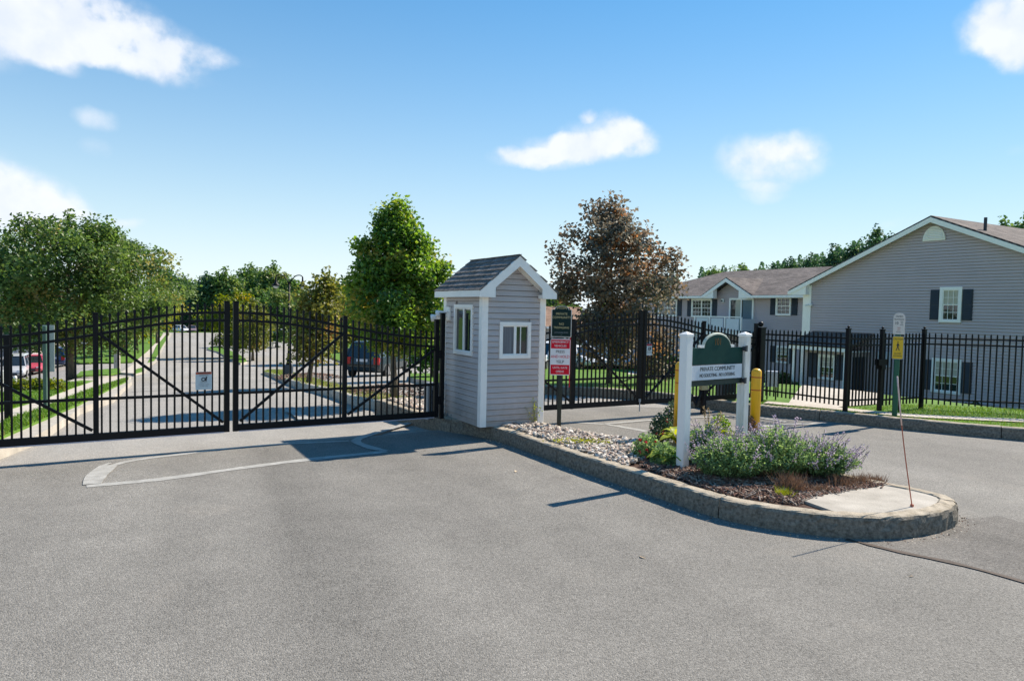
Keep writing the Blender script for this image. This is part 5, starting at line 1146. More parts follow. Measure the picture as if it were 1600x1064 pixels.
far_house('distant tan walled building beyond the middle road', 408, 420, 514, 528, 190, 5, 'beige_wall', 'roof_tan', wins=((.4, .3, .8, 1.2),))

# ------------------------------------------------------------------ trees
LM = dict(
    maple=leaf_mat('maple_leaf', (.035, .085, .026), (.14, .235, .06), (.38, .34, .11), .45),
    green=leaf_mat('green_maple_leaf', (.045, .13, .03), (.19, .33, .055), (.42, .38, .09), .5),
    copper=leaf_mat('copper_leaf', (.05, .062, .055), (.26, .23, .17), (.50, .28, .12), .38),
    lime=leaf_mat('lime_leaf', (.11, .17, .02), (.26, .31, .045), (.38, .29, .05), .5),
    autumn=leaf_mat('turning_leaf', (.09, .13, .03), (.22, .23, .055), (.36, .22, .08), .45),
    conifer=leaf_mat('pine_needle', (.025, .075, .042), (.08, .16, .07), (.14, .2, .07), .3),
    wood=leaf_mat('far_leaf', (.045, .12, .035), (.15, .245, .07), (.24, .27, .09), .42),
    shrub=leaf_mat('evergreen_shrub_leaf', (.012, .035, .012), (.04, .085, .025), (.09, .12, .04), .25))
def limb(mb, a, b, r0, r1, bend=.12, n=5):
    a = np.array(a, float); b = np.array(b, float); L_ = np.linalg.norm(b - a); off = rng.normal(0, bend * L_, 3)
    P = [a + (b - a) * k + off * math.sin(math.pi * k) * .5 for k in np.linspace(0, 1, n)]
    mb.tube([tuple(p) for p in P], list(np.linspace(r0, r1, n)), 6); return P
def cl3(P): return np.clip(P, -1.75, 1.75)
def tree(name, label, base, H_, prof, trunk_r, leafm, ncl, per, size, sigma, group=None, extra=(), cat='tree', trunk_top=.85, squash=.7, lean=(0, 0), tone=(.0, 1.0), acc=.1, asym=1.0, hollow=.35, nl=14, flat=1.0):
    t_ = thing(name, label, cat, tuple(base), rng.uniform(0, 6.28) * 0, group)
    hs_ = np.array([p[0] for p in prof]); rs = np.array([p[1] for p in prof])
    mb = MB(); h0 = hs_[0]
    tp = [(lean[0] * k * H_, lean[1] * k * H_, H_ * k) for k in np.linspace(0, trunk_top, 9)]
    wob = rng.normal(0, trunk_r * .35, (9, 2)); wob[0] = 0
    tp = [(x + w_[0], y + w_[1], z) for (x, y, z), w_ in zip(tp, wob)]
    rad = [trunk_r * (1.35 if i == 0 else 1) * (1 - .93 * (i / 8) ** .9) for i in range(9)]; rad[1] = trunk_r * .95
    tp[0] = (tp[0][0], tp[0][1], -.15)
    mb.tube(tp, rad, 9)
    tpa = np.array(tp); ends = []
    for i in range(nl):
        f = h0 + (trunk_top - .08 - h0) * ((i + .3) / nl) ** .8
        st = np.array([np.interp(f * H_, tpa[:, 2], tpa[:, k]) for k in range(3)])
        a = i * 2.4 + rng.uniform(-.4, .4); f2 = min(.97, f + rng.uniform(.06, .2)); rr = float(np.interp(f2, hs_, rs)) * rng.uniform(.6, .9)
        en = np.array([math.cos(a) * rr, math.sin(a) * rr * flat, f2 * H_]) + np.array([lean[0] * f2 * H_, lean[1] * f2 * H_, 0])
        P = limb(mb, st, en, trunk_r * .42 * (1 - f * .6), trunk_r * .06)
        for k in (2, 3):
            b2 = a + rng.uniform(-1.1, 1.1); e2 = P[k] + np.array([math.cos(b2), math.sin(b2) * flat, rng.uniform(.1, .9)]) * rr * .45; limb(mb, P[k], e2, trunk_r * .14, trunk_r * .03, n=4)
    tr = mb.build('trunk', MT['bark'], t_, smooth=True)
    # leaf clumps through the volume, denser near the outside
    C = []; tn = []; ph = rng.uniform(0, 6.28, 3)
    for i in range(ncl):
        f = hs_[0] + (.955 - hs_[0]) * rng.beta(1.15, 1.25); rr = float(np.interp(f, hs_, rs)) * rng.uniform(.7, 1.1)
        q = math.sqrt(rng.uniform(hollow ** 2, 1)); a = rng.uniform(0, 6.2832)
        rr *= 1 + .16 * math.sin(2 * a + ph[0] + 5 * f) + .13 * math.sin(3 * a + ph[1] - 11 * f) + .10 * math.sin(23 * f + ph[2] + a)
        c = np.array([math.cos(a) * rr * q, math.sin(a) * rr * q * flat, f * H_]) + np.array([lean[0] * f * H_, lean[1] * f * H_, 0])
        k = int(per * rng.uniform(.5, 1.5)); sg = sigma * rng.uniform(.6, 1.3)
        P = cl3(rng.normal(0, 1, (k, 3))) * np.array([sg, sg, sg * squash]); P[:, 2] -= .25 * np.hypot(P[:, 0], P[:, 1])
        C.append(c + P); base_t = rng.uniform(*tone); base_a = max(0, rng.normal(0, acc)) if rng.random() > acc * 1.2 else rng.uniform(.4, 1)
        tn.append(np.stack([np.clip(base_t + rng.normal(0, .2, k), 0, 1), np.clip(base_a + rng.normal(0, .06, k), 0, 1)], 1))
    for (ex_, ez_, er_) in extra:          # boughs that reach beyond the rest
        limb(mb2 := MB(), (ex_ * .25, 0, ez_ - abs(ex_) * .35), (ex_, 0, ez_), trunk_r * .25, trunk_r * .05); bo = mb2.build('bough', MT['bark'], t_)
        for _ in range(max(2, int(5 * er_ / sigma))):
            k = int(per * .7); c = np.array([ex_, 0, ez_]) + rng.normal(0, .5, 3) * er_; C.append(c + cl3(rng.normal(0, 1, (k, 3))) * sigma * .8); tb = rng.uniform(*tone); tn.append(np.stack([np.clip(tb + rng.normal(0, .2, k), 0, 1), np.clip(rng.normal(acc * .6, .1, k), 0, 1)], 1))
    # a leader at the top
    k = per; P = cl3(rng.normal(0, 1, (k, 3))) * np.array([sigma * .35, sigma * .35, sigma * .9]) + np.array([lean[0] * H_, lean[1] * H_, H_ * .95]); C.append(P); tn.append(np.stack([rng.random(k), rng.random(k) * acc], 1))
    C = np.concatenate(C); tn = np.concatenate(tn)
    leaves('crown', C, size, tn, LM[leafm], t_, up=.4)
    return t_
def tree_px(label, bx, by, top, crown, leafm, ncl, per, size, sigma, d=None, name='maple_tree', trunk_px=8, group=None, off=.12, **kw):
    b = G(bx, by, off) if d is None else None
    if d is not None: b = at(bx, by, d); b[2] = float(T(b[0], b[1]))
    s_ = 1 / pxm(b); Hh = (by - top) * s_ if d is None else at(bx, top, b[1])[2] - b[2]
    prof = [(max(.02, (by - y) / (by - top)), r_ * s_) for y, r_ in crown] if d is None else [(max(.02, (at(bx, y, b[1])[2] - b[2]) / Hh), r_ * s_) for y, r_ in crown]
    kw['extra'] = [(dx * s_, (by - y) * s_, r_ * s_) for dx, y, r_ in kw.get('extra', ())]
    return tree(name, label, b, Hh, prof, trunk_px * .5 * s_, leafm, ncl, per, size, sigma, group, **kw)
tree_px('broad dark green maple over the left parking lot with a stout bare trunk', 112, 590, 338, [(535, 70), (500, 128), (450, 135), (400, 118), (365, 80), (345, 45), (338, 10)], 'maple', 240, 160, .18, .42, trunk_px=12, acc=.09, nl=18)
tree_px('large maple cut off by the left edge of the view', -25, 592, 345, [(540, 60), (500, 110), (440, 120), (390, 100), (350, 45), (345, 10)], 'maple', 170, 150, .19, .42, trunk_px=12, acc=.08)
tree_px('second dark maple behind the stout left one with a bronze tinge', 192, 555, 368, [(515, 50), (480, 72), (430, 74), (395, 52), (375, 26), (368, 6)], 'maple', 170, 130, .22, .48, trunk_px=8, acc=.14)
tree_px('yellow green young tree leaning over the far left sidewalk', 246, 536, 428, [(512, 22), (490, 30), (460, 27), (440, 14), (428, 4)], 'lime', 60, 80, .3, .5, trunk_px=4, acc=.3, name='young_tree')
tree_px('slim yellow green tree farther along the left sidewalk', 262, 524, 452, [(510, 11), (490, 14), (470, 10), (452, 3)], 'lime', 36, 60, .34, .5, trunk_px=2.5, acc=.25, name='young_tree')
tree_px('small yellow green tree nearer along the left sidewalk', 214, 548, 470, [(525, 24), (505, 28), (488, 18), (470, 4)], 'lime', 40, 70, .28, .5, trunk_px=4, acc=.15, name='young_tree')
fw = [(262, 425, 22, 'conifer', 'dark pine at the left end of the far wood'), (288, 438, 26, 'conifer', 'low dark pine in the far wood above the road end'), (322, 432, 30, 'conifer', 'blue green pine in the far wood beside the taller crowns'), (300, 462, 30, 'conifer', 'dark low pine directly above the far parked cars'), (352, 424, 34, 'wood', 'rounded green tree in the far wood left of its highest crown'), (392, 416, 38, 'wood', 'highest broad green crown of the far wood'), (428, 414, 30, 'wood', 'tall bright green crown at the right of the far wood'), (455, 440, 28, 'wood', 'green far tree behind the lamp heads'), (345, 458, 36, 'conifer', 'dark pine low in the middle of the far wood'), (405, 452, 36, 'wood', 'shaded green tree low in the middle of the far wood')]
for (x, top, r_, lm_, lb) in fw:
    tree_px(lb, x, 516, top, [(515, r_ * .8), (490, r_), (top + 40, r_ * .95), (top + 15, r_ * .6), (top, r_ * .15)], lm_, 120, 85, .75, 1.25, d=188 + rng.uniform(-12, 12), name='pine_tree' if lm_ == 'conifer' else 'far_tree', trunk_px=4, group='trees of the far wood', acc=.08)
tree_px('round olive green tree on the divider island behind the middle gate posts', 368, 557, 456, [(538, 30), (515, 42), (490, 44), (470, 30), (456, 6)], 'lime', 95, 90, .24, .42, trunk_px=5, acc=.05, tone=(0, .6))
tree_px('narrow olive tree on the divider island nearer the lamp post', 395, 561, 470, [(545, 18), (520, 24), (495, 24), (470, 5)], 'autumn', 50, 80, .22, .4, trunk_px=4, acc=.05, tone=(0, .6))
tree_px('thin trunked tree with orange tinged top in the median by the lamp', 482, 598, 428, [(556, 20), (530, 36), (495, 38), (468, 27), (448, 15), (428, 4)], 'autumn', 75, 75, .13, .24, trunk_px=8, acc=.09, lean=(.14, 0), tone=(.2, 1))
tree_px('yellow green tree between the lamp and the middle maple', 538, 566, 440, [(540, 30), (510, 44), (475, 46), (455, 30), (440, 8)], 'lime', 110, 90, .24, .42, trunk_px=6, acc=.15)
tree_px('small lime tree behind the middle maple beside the grey house', 578, 566, 470, [(545, 18), (520, 26), (490, 20), (470, 4)], 'lime', 50, 70, .24, .4, trunk_px=4, acc=.1, tone=(.3, 1))
tree_px('green tree low behind the lamp post across the middle road', 432, 535, 452, [(528, 22), (505, 34), (480, 30), (452, 8)], 'wood', 70, 70, .4, .6, d=98, trunk_px=4, name='far_tree')
tree_px('bright green upright maple in the median close behind the guard booth', 617, 622, 318, [(550, 14), (538, 36), (518, 58), (490, 68), (460, 68), (425, 58), (385, 48), (352, 27), (332, 10), (318, 3)], 'green', 230, 130, .088, .16, trunk_px=11, acc=.13, hollow=.25, tone=(.0, .95), nl=18, extra=[(58, 440, 22), (72, 424, 9), (-48, 392, 12), (-56, 440, 14), (38, 395, 13), (-18, 350, 8), (62, 490, 20), (3, 336, 7), (6, 325, 4)])
tree_px('leaning dark trunked tree behind the booth corner', 676, 588, 470, [(555, 20), (520, 30), (490, 26), (470, 5)], 'green', 60, 70, .2, .35, trunk_px=5, acc=.05, lean=(-.1, 0), tone=(0, .4))
tree_px('copper leaved maple with bronze and orange leaves right of the booth', 952, 600, 318, [(556, 40), (540, 62), (515, 74), (480, 80), (430, 80), (400, 68), (370, 54), (345, 36), (330, 12), (318, 2)], 'copper', 150, 85, .12, .23, trunk_px=9, acc=.2, hollow=.3, nl=20, tone=(0, .9), extra=[(-78, 396, 12), (-62, 372, 8), (86, 412, 14), (95, 405, 7), (78, 455, 20), (78, 548, 22), (66, 575, 16), (-70, 436, 14), (-74, 466, 12), (50, 380, 14), (-32, 338, 10), (-8, 334, 9), (-6, 323, 4)])
for (x, top, r_, d, lb) in ((868, 456, 20, 92, 'dark green tree seen between the booth roof and the copper maple'), (1022, 424, 30, 90, 'green tree behind the copper maple left of the apartment roof'), (1048, 432, 20, 85, 'low tree behind the left end of the apartment roof')):
    tree_px(lb, x, 520, top, [(515, r_), (490, r_ * 1.1), (top + 20, r_), (top, r_ * .2)], 'wood', 60, 70, .34, .55, d=d, name='far_tree', trunk_px=4, group='trees behind the apartment house')
for (x, top, r_, d, lm_, lb) in ((1112, 418, 17, 78, 'wood', 'low round crown behind the left part of the apartment ridge'), (1158, 412, 22, 82, 'wood', 'thin feathery crown behind the apartment ridge above the dormer'), (1205, 412, 22, 74, 'conifer', 'first low pine behind the apartment ridge'), (1232, 404, 20, 70, 'conifer', 'second pine in the rising row behind the roofs'), (1262, 398, 22, 66, 'conifer', 'third pine in the rising row behind the roofs'), (1296, 384, 24, 60, 'conifer', 'spiky pine just left of the tallest behind the gable'), (1328, 380, 22, 58, 'conifer', 'pine close beside the tallest behind the gable slope'), (1362, 352, 28, 56, 'conifer', 'tallest ragged pine behind the left slope of the gable'), (1384, 368, 20, 56, 'conifer', 'pine half hidden by the gable slope'), (1560, 340, 26, 52, 'wood', 'green crown above the right roof slope'), (1596, 332, 28, 52, 'wood', 'green crown above the right roof at the edge of the view')):
    tree_px(lb, x, 520, top, [(515, r_), (470, r_ * 1.15), (top + 36, r_ * .95), (top + 14, r_ * .5), (top, r_ * .12)], lm_, 85, 70, .26, .42, d=d, name='pine_tree' if lm_ == 'conifer' else 'far_tree', trunk_px=4, group='trees behind the apartment house', acc=.08, tone=(0, .9))
# a ragged belt of pines behind the apartment roofs
n = 9000; C = []
for x in rng.uniform(1090, 1400, n):
    d_ = 84 + rng.uniform(0, 14); top = float(np.interp(x, [1090, 1150, 1200, 1260, 1310, 1365, 1400], [428, 424, 420, 408, 394, 372, 384])) + 7 * math.sin(x * .21) + 5 * math.sin(x * .53 + 2)
    C.append(at(x, top + (500 - top) * rng.random() ** 1.3, d_))
o_ = leaves('treeline', np.array(C), .42, np.stack([rng.random(n), rng.random(n) * .2], 1), LM['conifer'], None); o_['kind'] = 'stuff'; o_['label'] = 'belt of dark pines behind the apartment roofs'
# dark wood closing the view far behind
for (x0, x1, top, d, lb) in ((-140, 130, 470, 175, 'dense dark wood closing the view behind the left lot'), (400, 760, 478, 230, 'low far wood behind the houses in the middle'), (760, 1080, 472, 150, 'far wood behind the right parking lot')):
    n = 9000; xs = rng.uniform(x0, x1, n); C = []
    for x in xs:
        d_ = d + rng.uniform(0, 20); tt = top + 14 * math.sin(x * .05) + 9 * math.sin(x * .13 + 1); y = 530 - (530 - tt) * math.sqrt(rng.random()) * rng.uniform(.75, 1.0); C.append(at(x, y, d_))
    o_ = leaves('treeline', np.array(C), 1.3, np.stack([rng.random(n), rng.random(n) * .2], 1), LM['wood'], None); o_['kind'] = 'stuff'; o_['label'] = lb

def bush(name, label, base, rx, ry, hz, leafm, n, size, cat='shrub', group=None, rz=0, tone=(0, 1), boxy=2.0, acc=.05):
    t_ = thing(name, label, cat, tuple(base), rz, group)
    u = rng.normal(0, 1, (n, 3)); u /= (np.abs(u) ** boxy).sum(1)[:, None] ** (1 / boxy); u *= rng.uniform(.6, 1.03, n)[:, None]; u[:, 2] = np.abs(u[:, 2])
    C = u * np.array([rx, ry, hz]) * (1 + .1 * np.sin(u[:, :1] * 7 + 1) * np.cos(u[:, 1:2] * 6))
    leaves('foliage', C, size, np.stack([np.clip(rng.uniform(*tone, n), 0, 1), rng.random(n) * acc * 2], 1), LM[leafm], t_)
    mb = MB()
    for k in range(5): limb(mb, (0, 0, -.05), (rng.uniform(-.6, .6) * rx, rng.uniform(-.6, .6) * ry, hz * .7), .02, .005)
    mb.build('stems', MT['bark'], t_); return t_
def hloc(x, y, z=ZB): c, s_ = math.cos(HA), math.sin(HA); return (HX + x * c - y * s_, HY + x * s_ + y * c, z)
bush('shrub', 'clipped dark evergreen shrub beside the entry porch', hloc(-.35, -1.7, -1.62), .95, .6, 1.0, 'shrub', 2600, .11, boxy=3.5, rz=HA)
bush('shrub', 'ornamental brownish shrub between porch and left wing', hloc(-2.3, 1.2, -1.6), .7, .5, .8, 'autumn', 1500, .12)
for i, x in enumerate((6.6, 7.5, 8.4, 9.3, 10.2)):
    bush('shrub', ['low evergreen shrub under the right lower window', 'second low shrub along the gable wall', 'middle low shrub of the gable wall bed', 'low shrub near the right edge at the gable wall', 'last low shrub of the gable wall bed'][i], hloc(x, -.8, -1.62), .55, .4, .62 + .1 * math.sin(i * 2), 'shrub', 1100, .1, group='shrubs along the gable wall')
for (x, y, lb, rx) in ((1020, 577, 'dark low hedge behind the right gate', 1.2), (1043, 578, 'second dark low hedge behind the right gate', 1.0), (1080, 590, 'dark hedge under the copper maple side', 1.3)):
    q = G(x, y, .14); bush('hedge', lb, q, rx, .6, .7, 'shrub', 1500, .12, cat='hedge', boxy=4, group='hedges on the right lawn')
q = G(54, 612, .14); bush('hedge', 'clipped low hedge bordering the left parking lot', q, .66, .32, .30, 'lime', 2000, .08, cat='hedge', boxy=6, rz=.15, tone=(0, .5), acc=.1)
q = G(552, 566, .1); bush('shrub', 'dark shrub by the pale pedestal across the middle road', q, .9, .7, 1.0, 'shrub', 1200, .16)

# ------------------------------------------------------------------ lamp, pedestals
q = G(451, 587, .13); s_ = 1 / pxm(q)
t = thing('street_lamp', 'black double armed street lamp on a dark square base beyond the left gate', 'street lamp', tuple(q), R(8))
mb = MB(); mb.cbox(-6 * s_, 6 * s_, -6 * s_, 6 * s_, -.05, 17 * s_, .02); mb.build('base', MT['dark_box'], t)
hh = (587 - 437) * s_
mb = MB(); mb.lathe((0, 0, 0), [(4.5 * s_, 17 * s_), (3.2 * s_, 22 * s_), (2.2 * s_, 32 * s_), (1.6 * s_, 40 * s_), (1.3 * s_, hh * .98)], 12); mb.build('pole', MT['black'], t, smooth=True)
for sg in (-1, 1):
    mb = MB(); P = [(0, 0, hh * .93), (sg * 3 * s_, 0, hh * .985), (sg * 9 * s_, 0, hh * 1.035), (sg * 16 * s_, 0, hh * 1.045), (sg * 19.5 * s_, 0, hh * 1.03), (sg * 20 * s_, 0, hh * 1.0)]
    P = [tuple(p) for p in smooth_path(P, .05)]; mb.tube(P, .8 * s_, 8); arm = mb.build('arm', MT['black'], t, smooth=True)
    x = sg * 20 * s_; zt_ = hh * 1.0
    mb = MB(); mb.lathe((x, 0, 0), [(6.0 * s_, zt_ - 10.5 * s_), (5.2 * s_, zt_ - 8.5 * s_), (2.6 * s_, zt_ - 6.4 * s_), (1.5 * s_, zt_ - 4 * s_), (1.1 * s_, zt_ + 3.5 * s_), (.3 * s_, zt_ + 5.5 * s_)], 14); lh = mb.build('lamp_shade', MT['black'], t, smooth=True)
    mb = MB(); mb.lathe((x, 0, 0), [(1.2 * s_, zt_ - 14.5 * s_), (3.2 * s_, zt_ - 13.4 * s_), (4.4 * s_, zt_ - 10.7 * s_)], 12); mb.build('globe', mat('frosted_globe', (.6, .6, .58), .2, .03, 5), lh, smooth=True)
def pedestal(label, x, y, w_, h_, mt_='pale_pedestal'):
    q = G(x, y, .1); k = 1 / pxm(q); t_ = thing('utility_pedestal', label, 'pedestal', tuple(q), R(20), 'pale utility pedestals'); mb = MB(); mb.cbox(-w_ / 2 * k, w_ / 2 * k, -w_ / 2 * k, w_ / 2 * k, -.1, h_ * k, .03); mb.build('shaft', MT['beige_wall'], t_)
    mb = MB(); mb.cbox(-w_ * .56 * k, w_ * .56 * k, -w_ * .56 * k, w_ * .56 * k, h_ * k, (h_ + 1.5) * k, .02); mb.build('cap', MT['concrete'], t_)
pedestal('tall pale pedestal standing across the middle road', 561, 574, 8, 40)
pedestal('pale pedestal on the grass strip by the left driveway', 183, 574, 8, 26)
q = G(547, 575, .1); k = 1 / pxm(q); t = thing('mailbox', 'dark mailbox on a post next to the pale pedestal', 'mailbox', tuple(q), R(15)); mb = MB(); mb.box(-1 * k, 1 * k, -1 * k, 1 * k, 0, 22 * k); mb.build('post', MT['galv'], t); mb = MB(); mb.cbox(-5 * k, 4 * k, -3 * k, 3 * k, 20 * k, 31 * k, .04); mb.build('box', MT['dark_box'], t)
for (x, y, h_, lb) in ((5, 616, 38, 'white marker post at the far left edge of the lot'), (24, 612, 25, 'short white marker post left of the hedge')):
    q = G(x, y, .12); k = 1 / pxm(q); t = thing('marker_post', lb, 'post', tuple(q), .2); mb = MB(); mb.cbox(-2.2 * k, 2.2 * k, -2.2 * k, 2.2 * k, -.1, h_ * k, .02); mb.build('shaft', MT['white'], t)
q = G(895, 575, .05); k = 1 / pxm(q); t = thing('marker_post', 'orange yellow post by the parked white cars', 'post', tuple(q), .2); mb = MB(); mb.cbox(-3 * k, 3 * k, -3 * k, 3 * k, 0, 44 * k, .04); mb.build('shaft', MT['yellow'], t)
q = G(1009, 574, .1); k = 1 / pxm(q); t = thing('trash_bin', 'round red bin behind the right gate near its warning sign', 'bin', tuple(q)); mb = MB(); mb.lathe((0, 0, 0), [(5.2 * k, 10 * k), (5.8 * k, 27 * k), (4 * k, 29 * k), (1 * k, 30 * k)], 14); mb.build('drum', MT['lamp_red'], t); mb = MB(); mb.lathe((0, 0, 0), [(2.5 * k, 0), (2 * k, 10 * k)], 10); mb.build('stand', MT['dark_box'], t)

# ------------------------------------------------------------------ cars
def paint(name, c): return mat(name, c, .22, .03, 3, 0, .7)
PAINT = dict(silver=paint('silver_paint', (.45, .46, .48)), white=paint('white_paint', (.72, .73, .75)), red=paint('red_pink_paint', (.5, .07, .11)), blue=paint('navy_paint', (.02, .05, .14)), dark=paint('dark_grey_paint', (.025, .04, .05)), van=paint('blue_van_paint', (.05, .08, .22)), black=paint('black_paint', (.012, .013, .016)), rose=paint('rose_grey_paint', (.28, .2, .22)), pale=paint('pale_blue_paint', (.42, .5, .6)))
def car(label, px, py, face, col, kind='sedan', off=.02, group='parked cars', Ls=1.0):
    q = G(px, py, off); t_ = thing('parked_car', label, 'car', tuple(q), face, group)
    suv = kind in ('suv', 'van'); L_ = (4.6 if kind != 'van' else 4.9) * Ls; W = .9 if suv else .87; zt = {'sedan': 1.42, 'suv': 1.68, 'van': 1.75}[kind]; zb = .98 if suv else .90
    # lower body: lofted cross sections along x, nose at +x
    st = [(-.5, .80, .55, .62), (-.485, .92, .38, zb * .96), (-.40, 1, .26, zb), (-.15, 1, .24, zb), (.15, 1, .24, zb), (.28, .99, .25, zb * .97), (.40, .96, .28, zb * .87), (.475, .88, .36, zb * .74), (.5, .74, .46, zb * .6)]
    vs = []; k = 8
    for (fx, fw_, z0, z1) in st:
        x = fx * L_; w_ = W * fw_; zm = z0 + (z1 - z0) * .55
        vs += [(x, -w_ * .86, z0), (x, -w_ * .98, z0 + .12), (x, -w_, zm), (x, -w_ * .93, z1 - .03), (x, -w_ * .8, z1), (x, w_ * .8, z1), (x, w_ * .93, z1 - .03), (x, w_, zm), (x, w_ * .98, z0 + .12), (x, w_ * .86, z0)]
    k = 10; fs = [(i * k + j, i * k + (j + 1) % k, (i + 1) * k + (j + 1) % k, (i + 1) * k + j) for i in range(len(st) - 1) for j in range(k)] + [tuple(reversed(range(k))), tuple((len(st) - 1) * k + j for j in range(k))]
    mb = MB(); mb.add(vs, fs); mb.build('body', PAINT[col], t_, smooth=False)
    # cabin: glass with painted roof and pillars
    if kind == 'sedan': b = (-.36, .24); r_ = (-.2, .07)
    elif kind == 'suv': b = (-.48, .26); r_ = (-.42, .10)
    else: b = (-.485, .34); r_ = (-.44, .12)
    def ring(f0, f1, w_, z): return [(f0 * L_, -w_, z), (f1 * L_, -w_, z), (f1 * L_, w_, z), (f0 * L_, w_, z)]
    lo, hi = ring(b[0], b[1], W * .88, zb - .03), ring(r_[0], r_[1], W * .66, zt - .06)
    mb = MB(); mb.hexa(lo + hi); mb.build('windows', MT['glass'], t_)
    mb = MB(); top = ring(r_[0] - .012, r_[1] + .015, W * .69, zt - .06); tp2 = ring(r_[0] + .02, r_[1] - .02, W * .58, zt); mb.hexa(top + tp2)
    for i in range(4):
        a = Vector(lo[i]); c_ = Vector(hi[i]); mb.bar(a + (a - c_).normalized() * 0, c_, .075, .06)
    for fx in ((-.08,) if kind == 'sedan' else (-.08, -.26)):
        for sg in (-1, 1): mb.bar((fx * L_, sg * W * .885, zb - .03), (fx * L_, sg * W * .672, zt - .06), .04, .08)
    mb.build('roof', PAINT[col], t_)
    for fx in (-.31, .31):
        for sg in (-1, 1):
            mb = MB(); y0, y1 = sg * W * .80, sg * W * 1.005; mb.tube([(fx * L_, y0, .33), (fx * L_, y1, .33)], .33, 18); wh = mb.build('wheel', MT['rubber'], t_)
            mb = MB(); mb.tube([(fx * L_, y1, .33), (fx * L_, y1 + sg * .012, .33)], .22, 14); mb.build('rim', MT['rim'], wh)
    for sg in (-1, 1):
        mb = MB(); mb.box(L_ * .462, L_ * .492, min(sg * W * .5, sg * W * .82), max(sg * W * .5, sg * W * .82), zb * .58, zb * .74); mb.build('headlight', MT['lamp_clear'], t_)
        mb = MB(); z1 = zb * 1.0 if suv else zb * .9; mb.box(-L_ * .502, -L_ * .47, min(sg * W * .62, sg * W * .9), max(sg * W * .62, sg * W * .9), zb * .68, z1); mb.build('tail_light', MT['lamp_red'], t_)
        mb = MB(); mb.box(.2 * L_, .245 * L_, min(sg * W * .97, sg * W * 1.13), max(sg * W * .97, sg * W * 1.13), zb, zb + .15); mb.build('mirror', PAINT[col], t_)
    mb = MB(); mb.box(L_ * .478, L_ * .506, -W * .45, W * .45, .38, .52); mb.build('grille', MT['ink'], t_); mb = MB(); mb.box(-L_ * .506, -L_ * .49, -.26, .26, .62 if not suv else .78, .73 if not suv else .9); mb.build('number_plate', MT['plate'], t_)
    return t_
car('silver car parked nose out in the left lot', 24, 590, R(-62), 'silver', 'suv')
car('pale blue car cut off by the left edge of the lot', -16, 586, R(-62), 'pale', 'sedan')
car('red pink car parked beside the silver one in the left lot', 52, 583, R(-62), 'red', 'sedan')
car('navy sport utility car parked deep in the left lot', 88, 572, R(118), 'blue', 'suv')
car('dark grey hatchback with red tail lamps behind the middle maple', 594, 585, R(80), 'dark', 'suv', group='cars on the middle road')
car('blue minivan parked beyond the dark hatchback', 652, 572, R(35), 'van', 'van', group='cars on the middle road')
car('pale blue car half hidden by the booth corner', 694, 572, R(40), 'pale', 'sedan', group='cars on the middle road')
car('white sport utility car between booth edge and green sign', 852, 576, R(-120), 'white', 'suv', group='cars behind the right lawn')
car('white car parked left of the copper maple trunk', 908, 575, R(-70), 'white', 'sedan', group='cars behind the right lawn')
car('pale silver blue car right behind the copper maple trunk', 950, 575, R(-62), 'pale', 'suv', group='cars behind the right lawn')
car('black car tucked between the white and silver cars', 932, 573, R(-75), 'black', 'sedan', group='cars behind the right lawn')
car('white car at the far end of the left road', 283, 519, R(-30), 'white', 'suv', group='far cars')
car('rose grey car at the far end of the left road', 300, 519, R(-60), 'rose', 'suv', group='far cars')
car('pale blue far car beyond the middle road', 394, 525, R(-20), 'pale', 'suv', group='far cars')
car('white far car under the trees beyond the middle road', 438, 524, R(10), 'white', 'sedan', group='far cars')
car('black far car under the far wood at the road end', 318, 517, R(-20), 'black', 'suv', group='far cars')

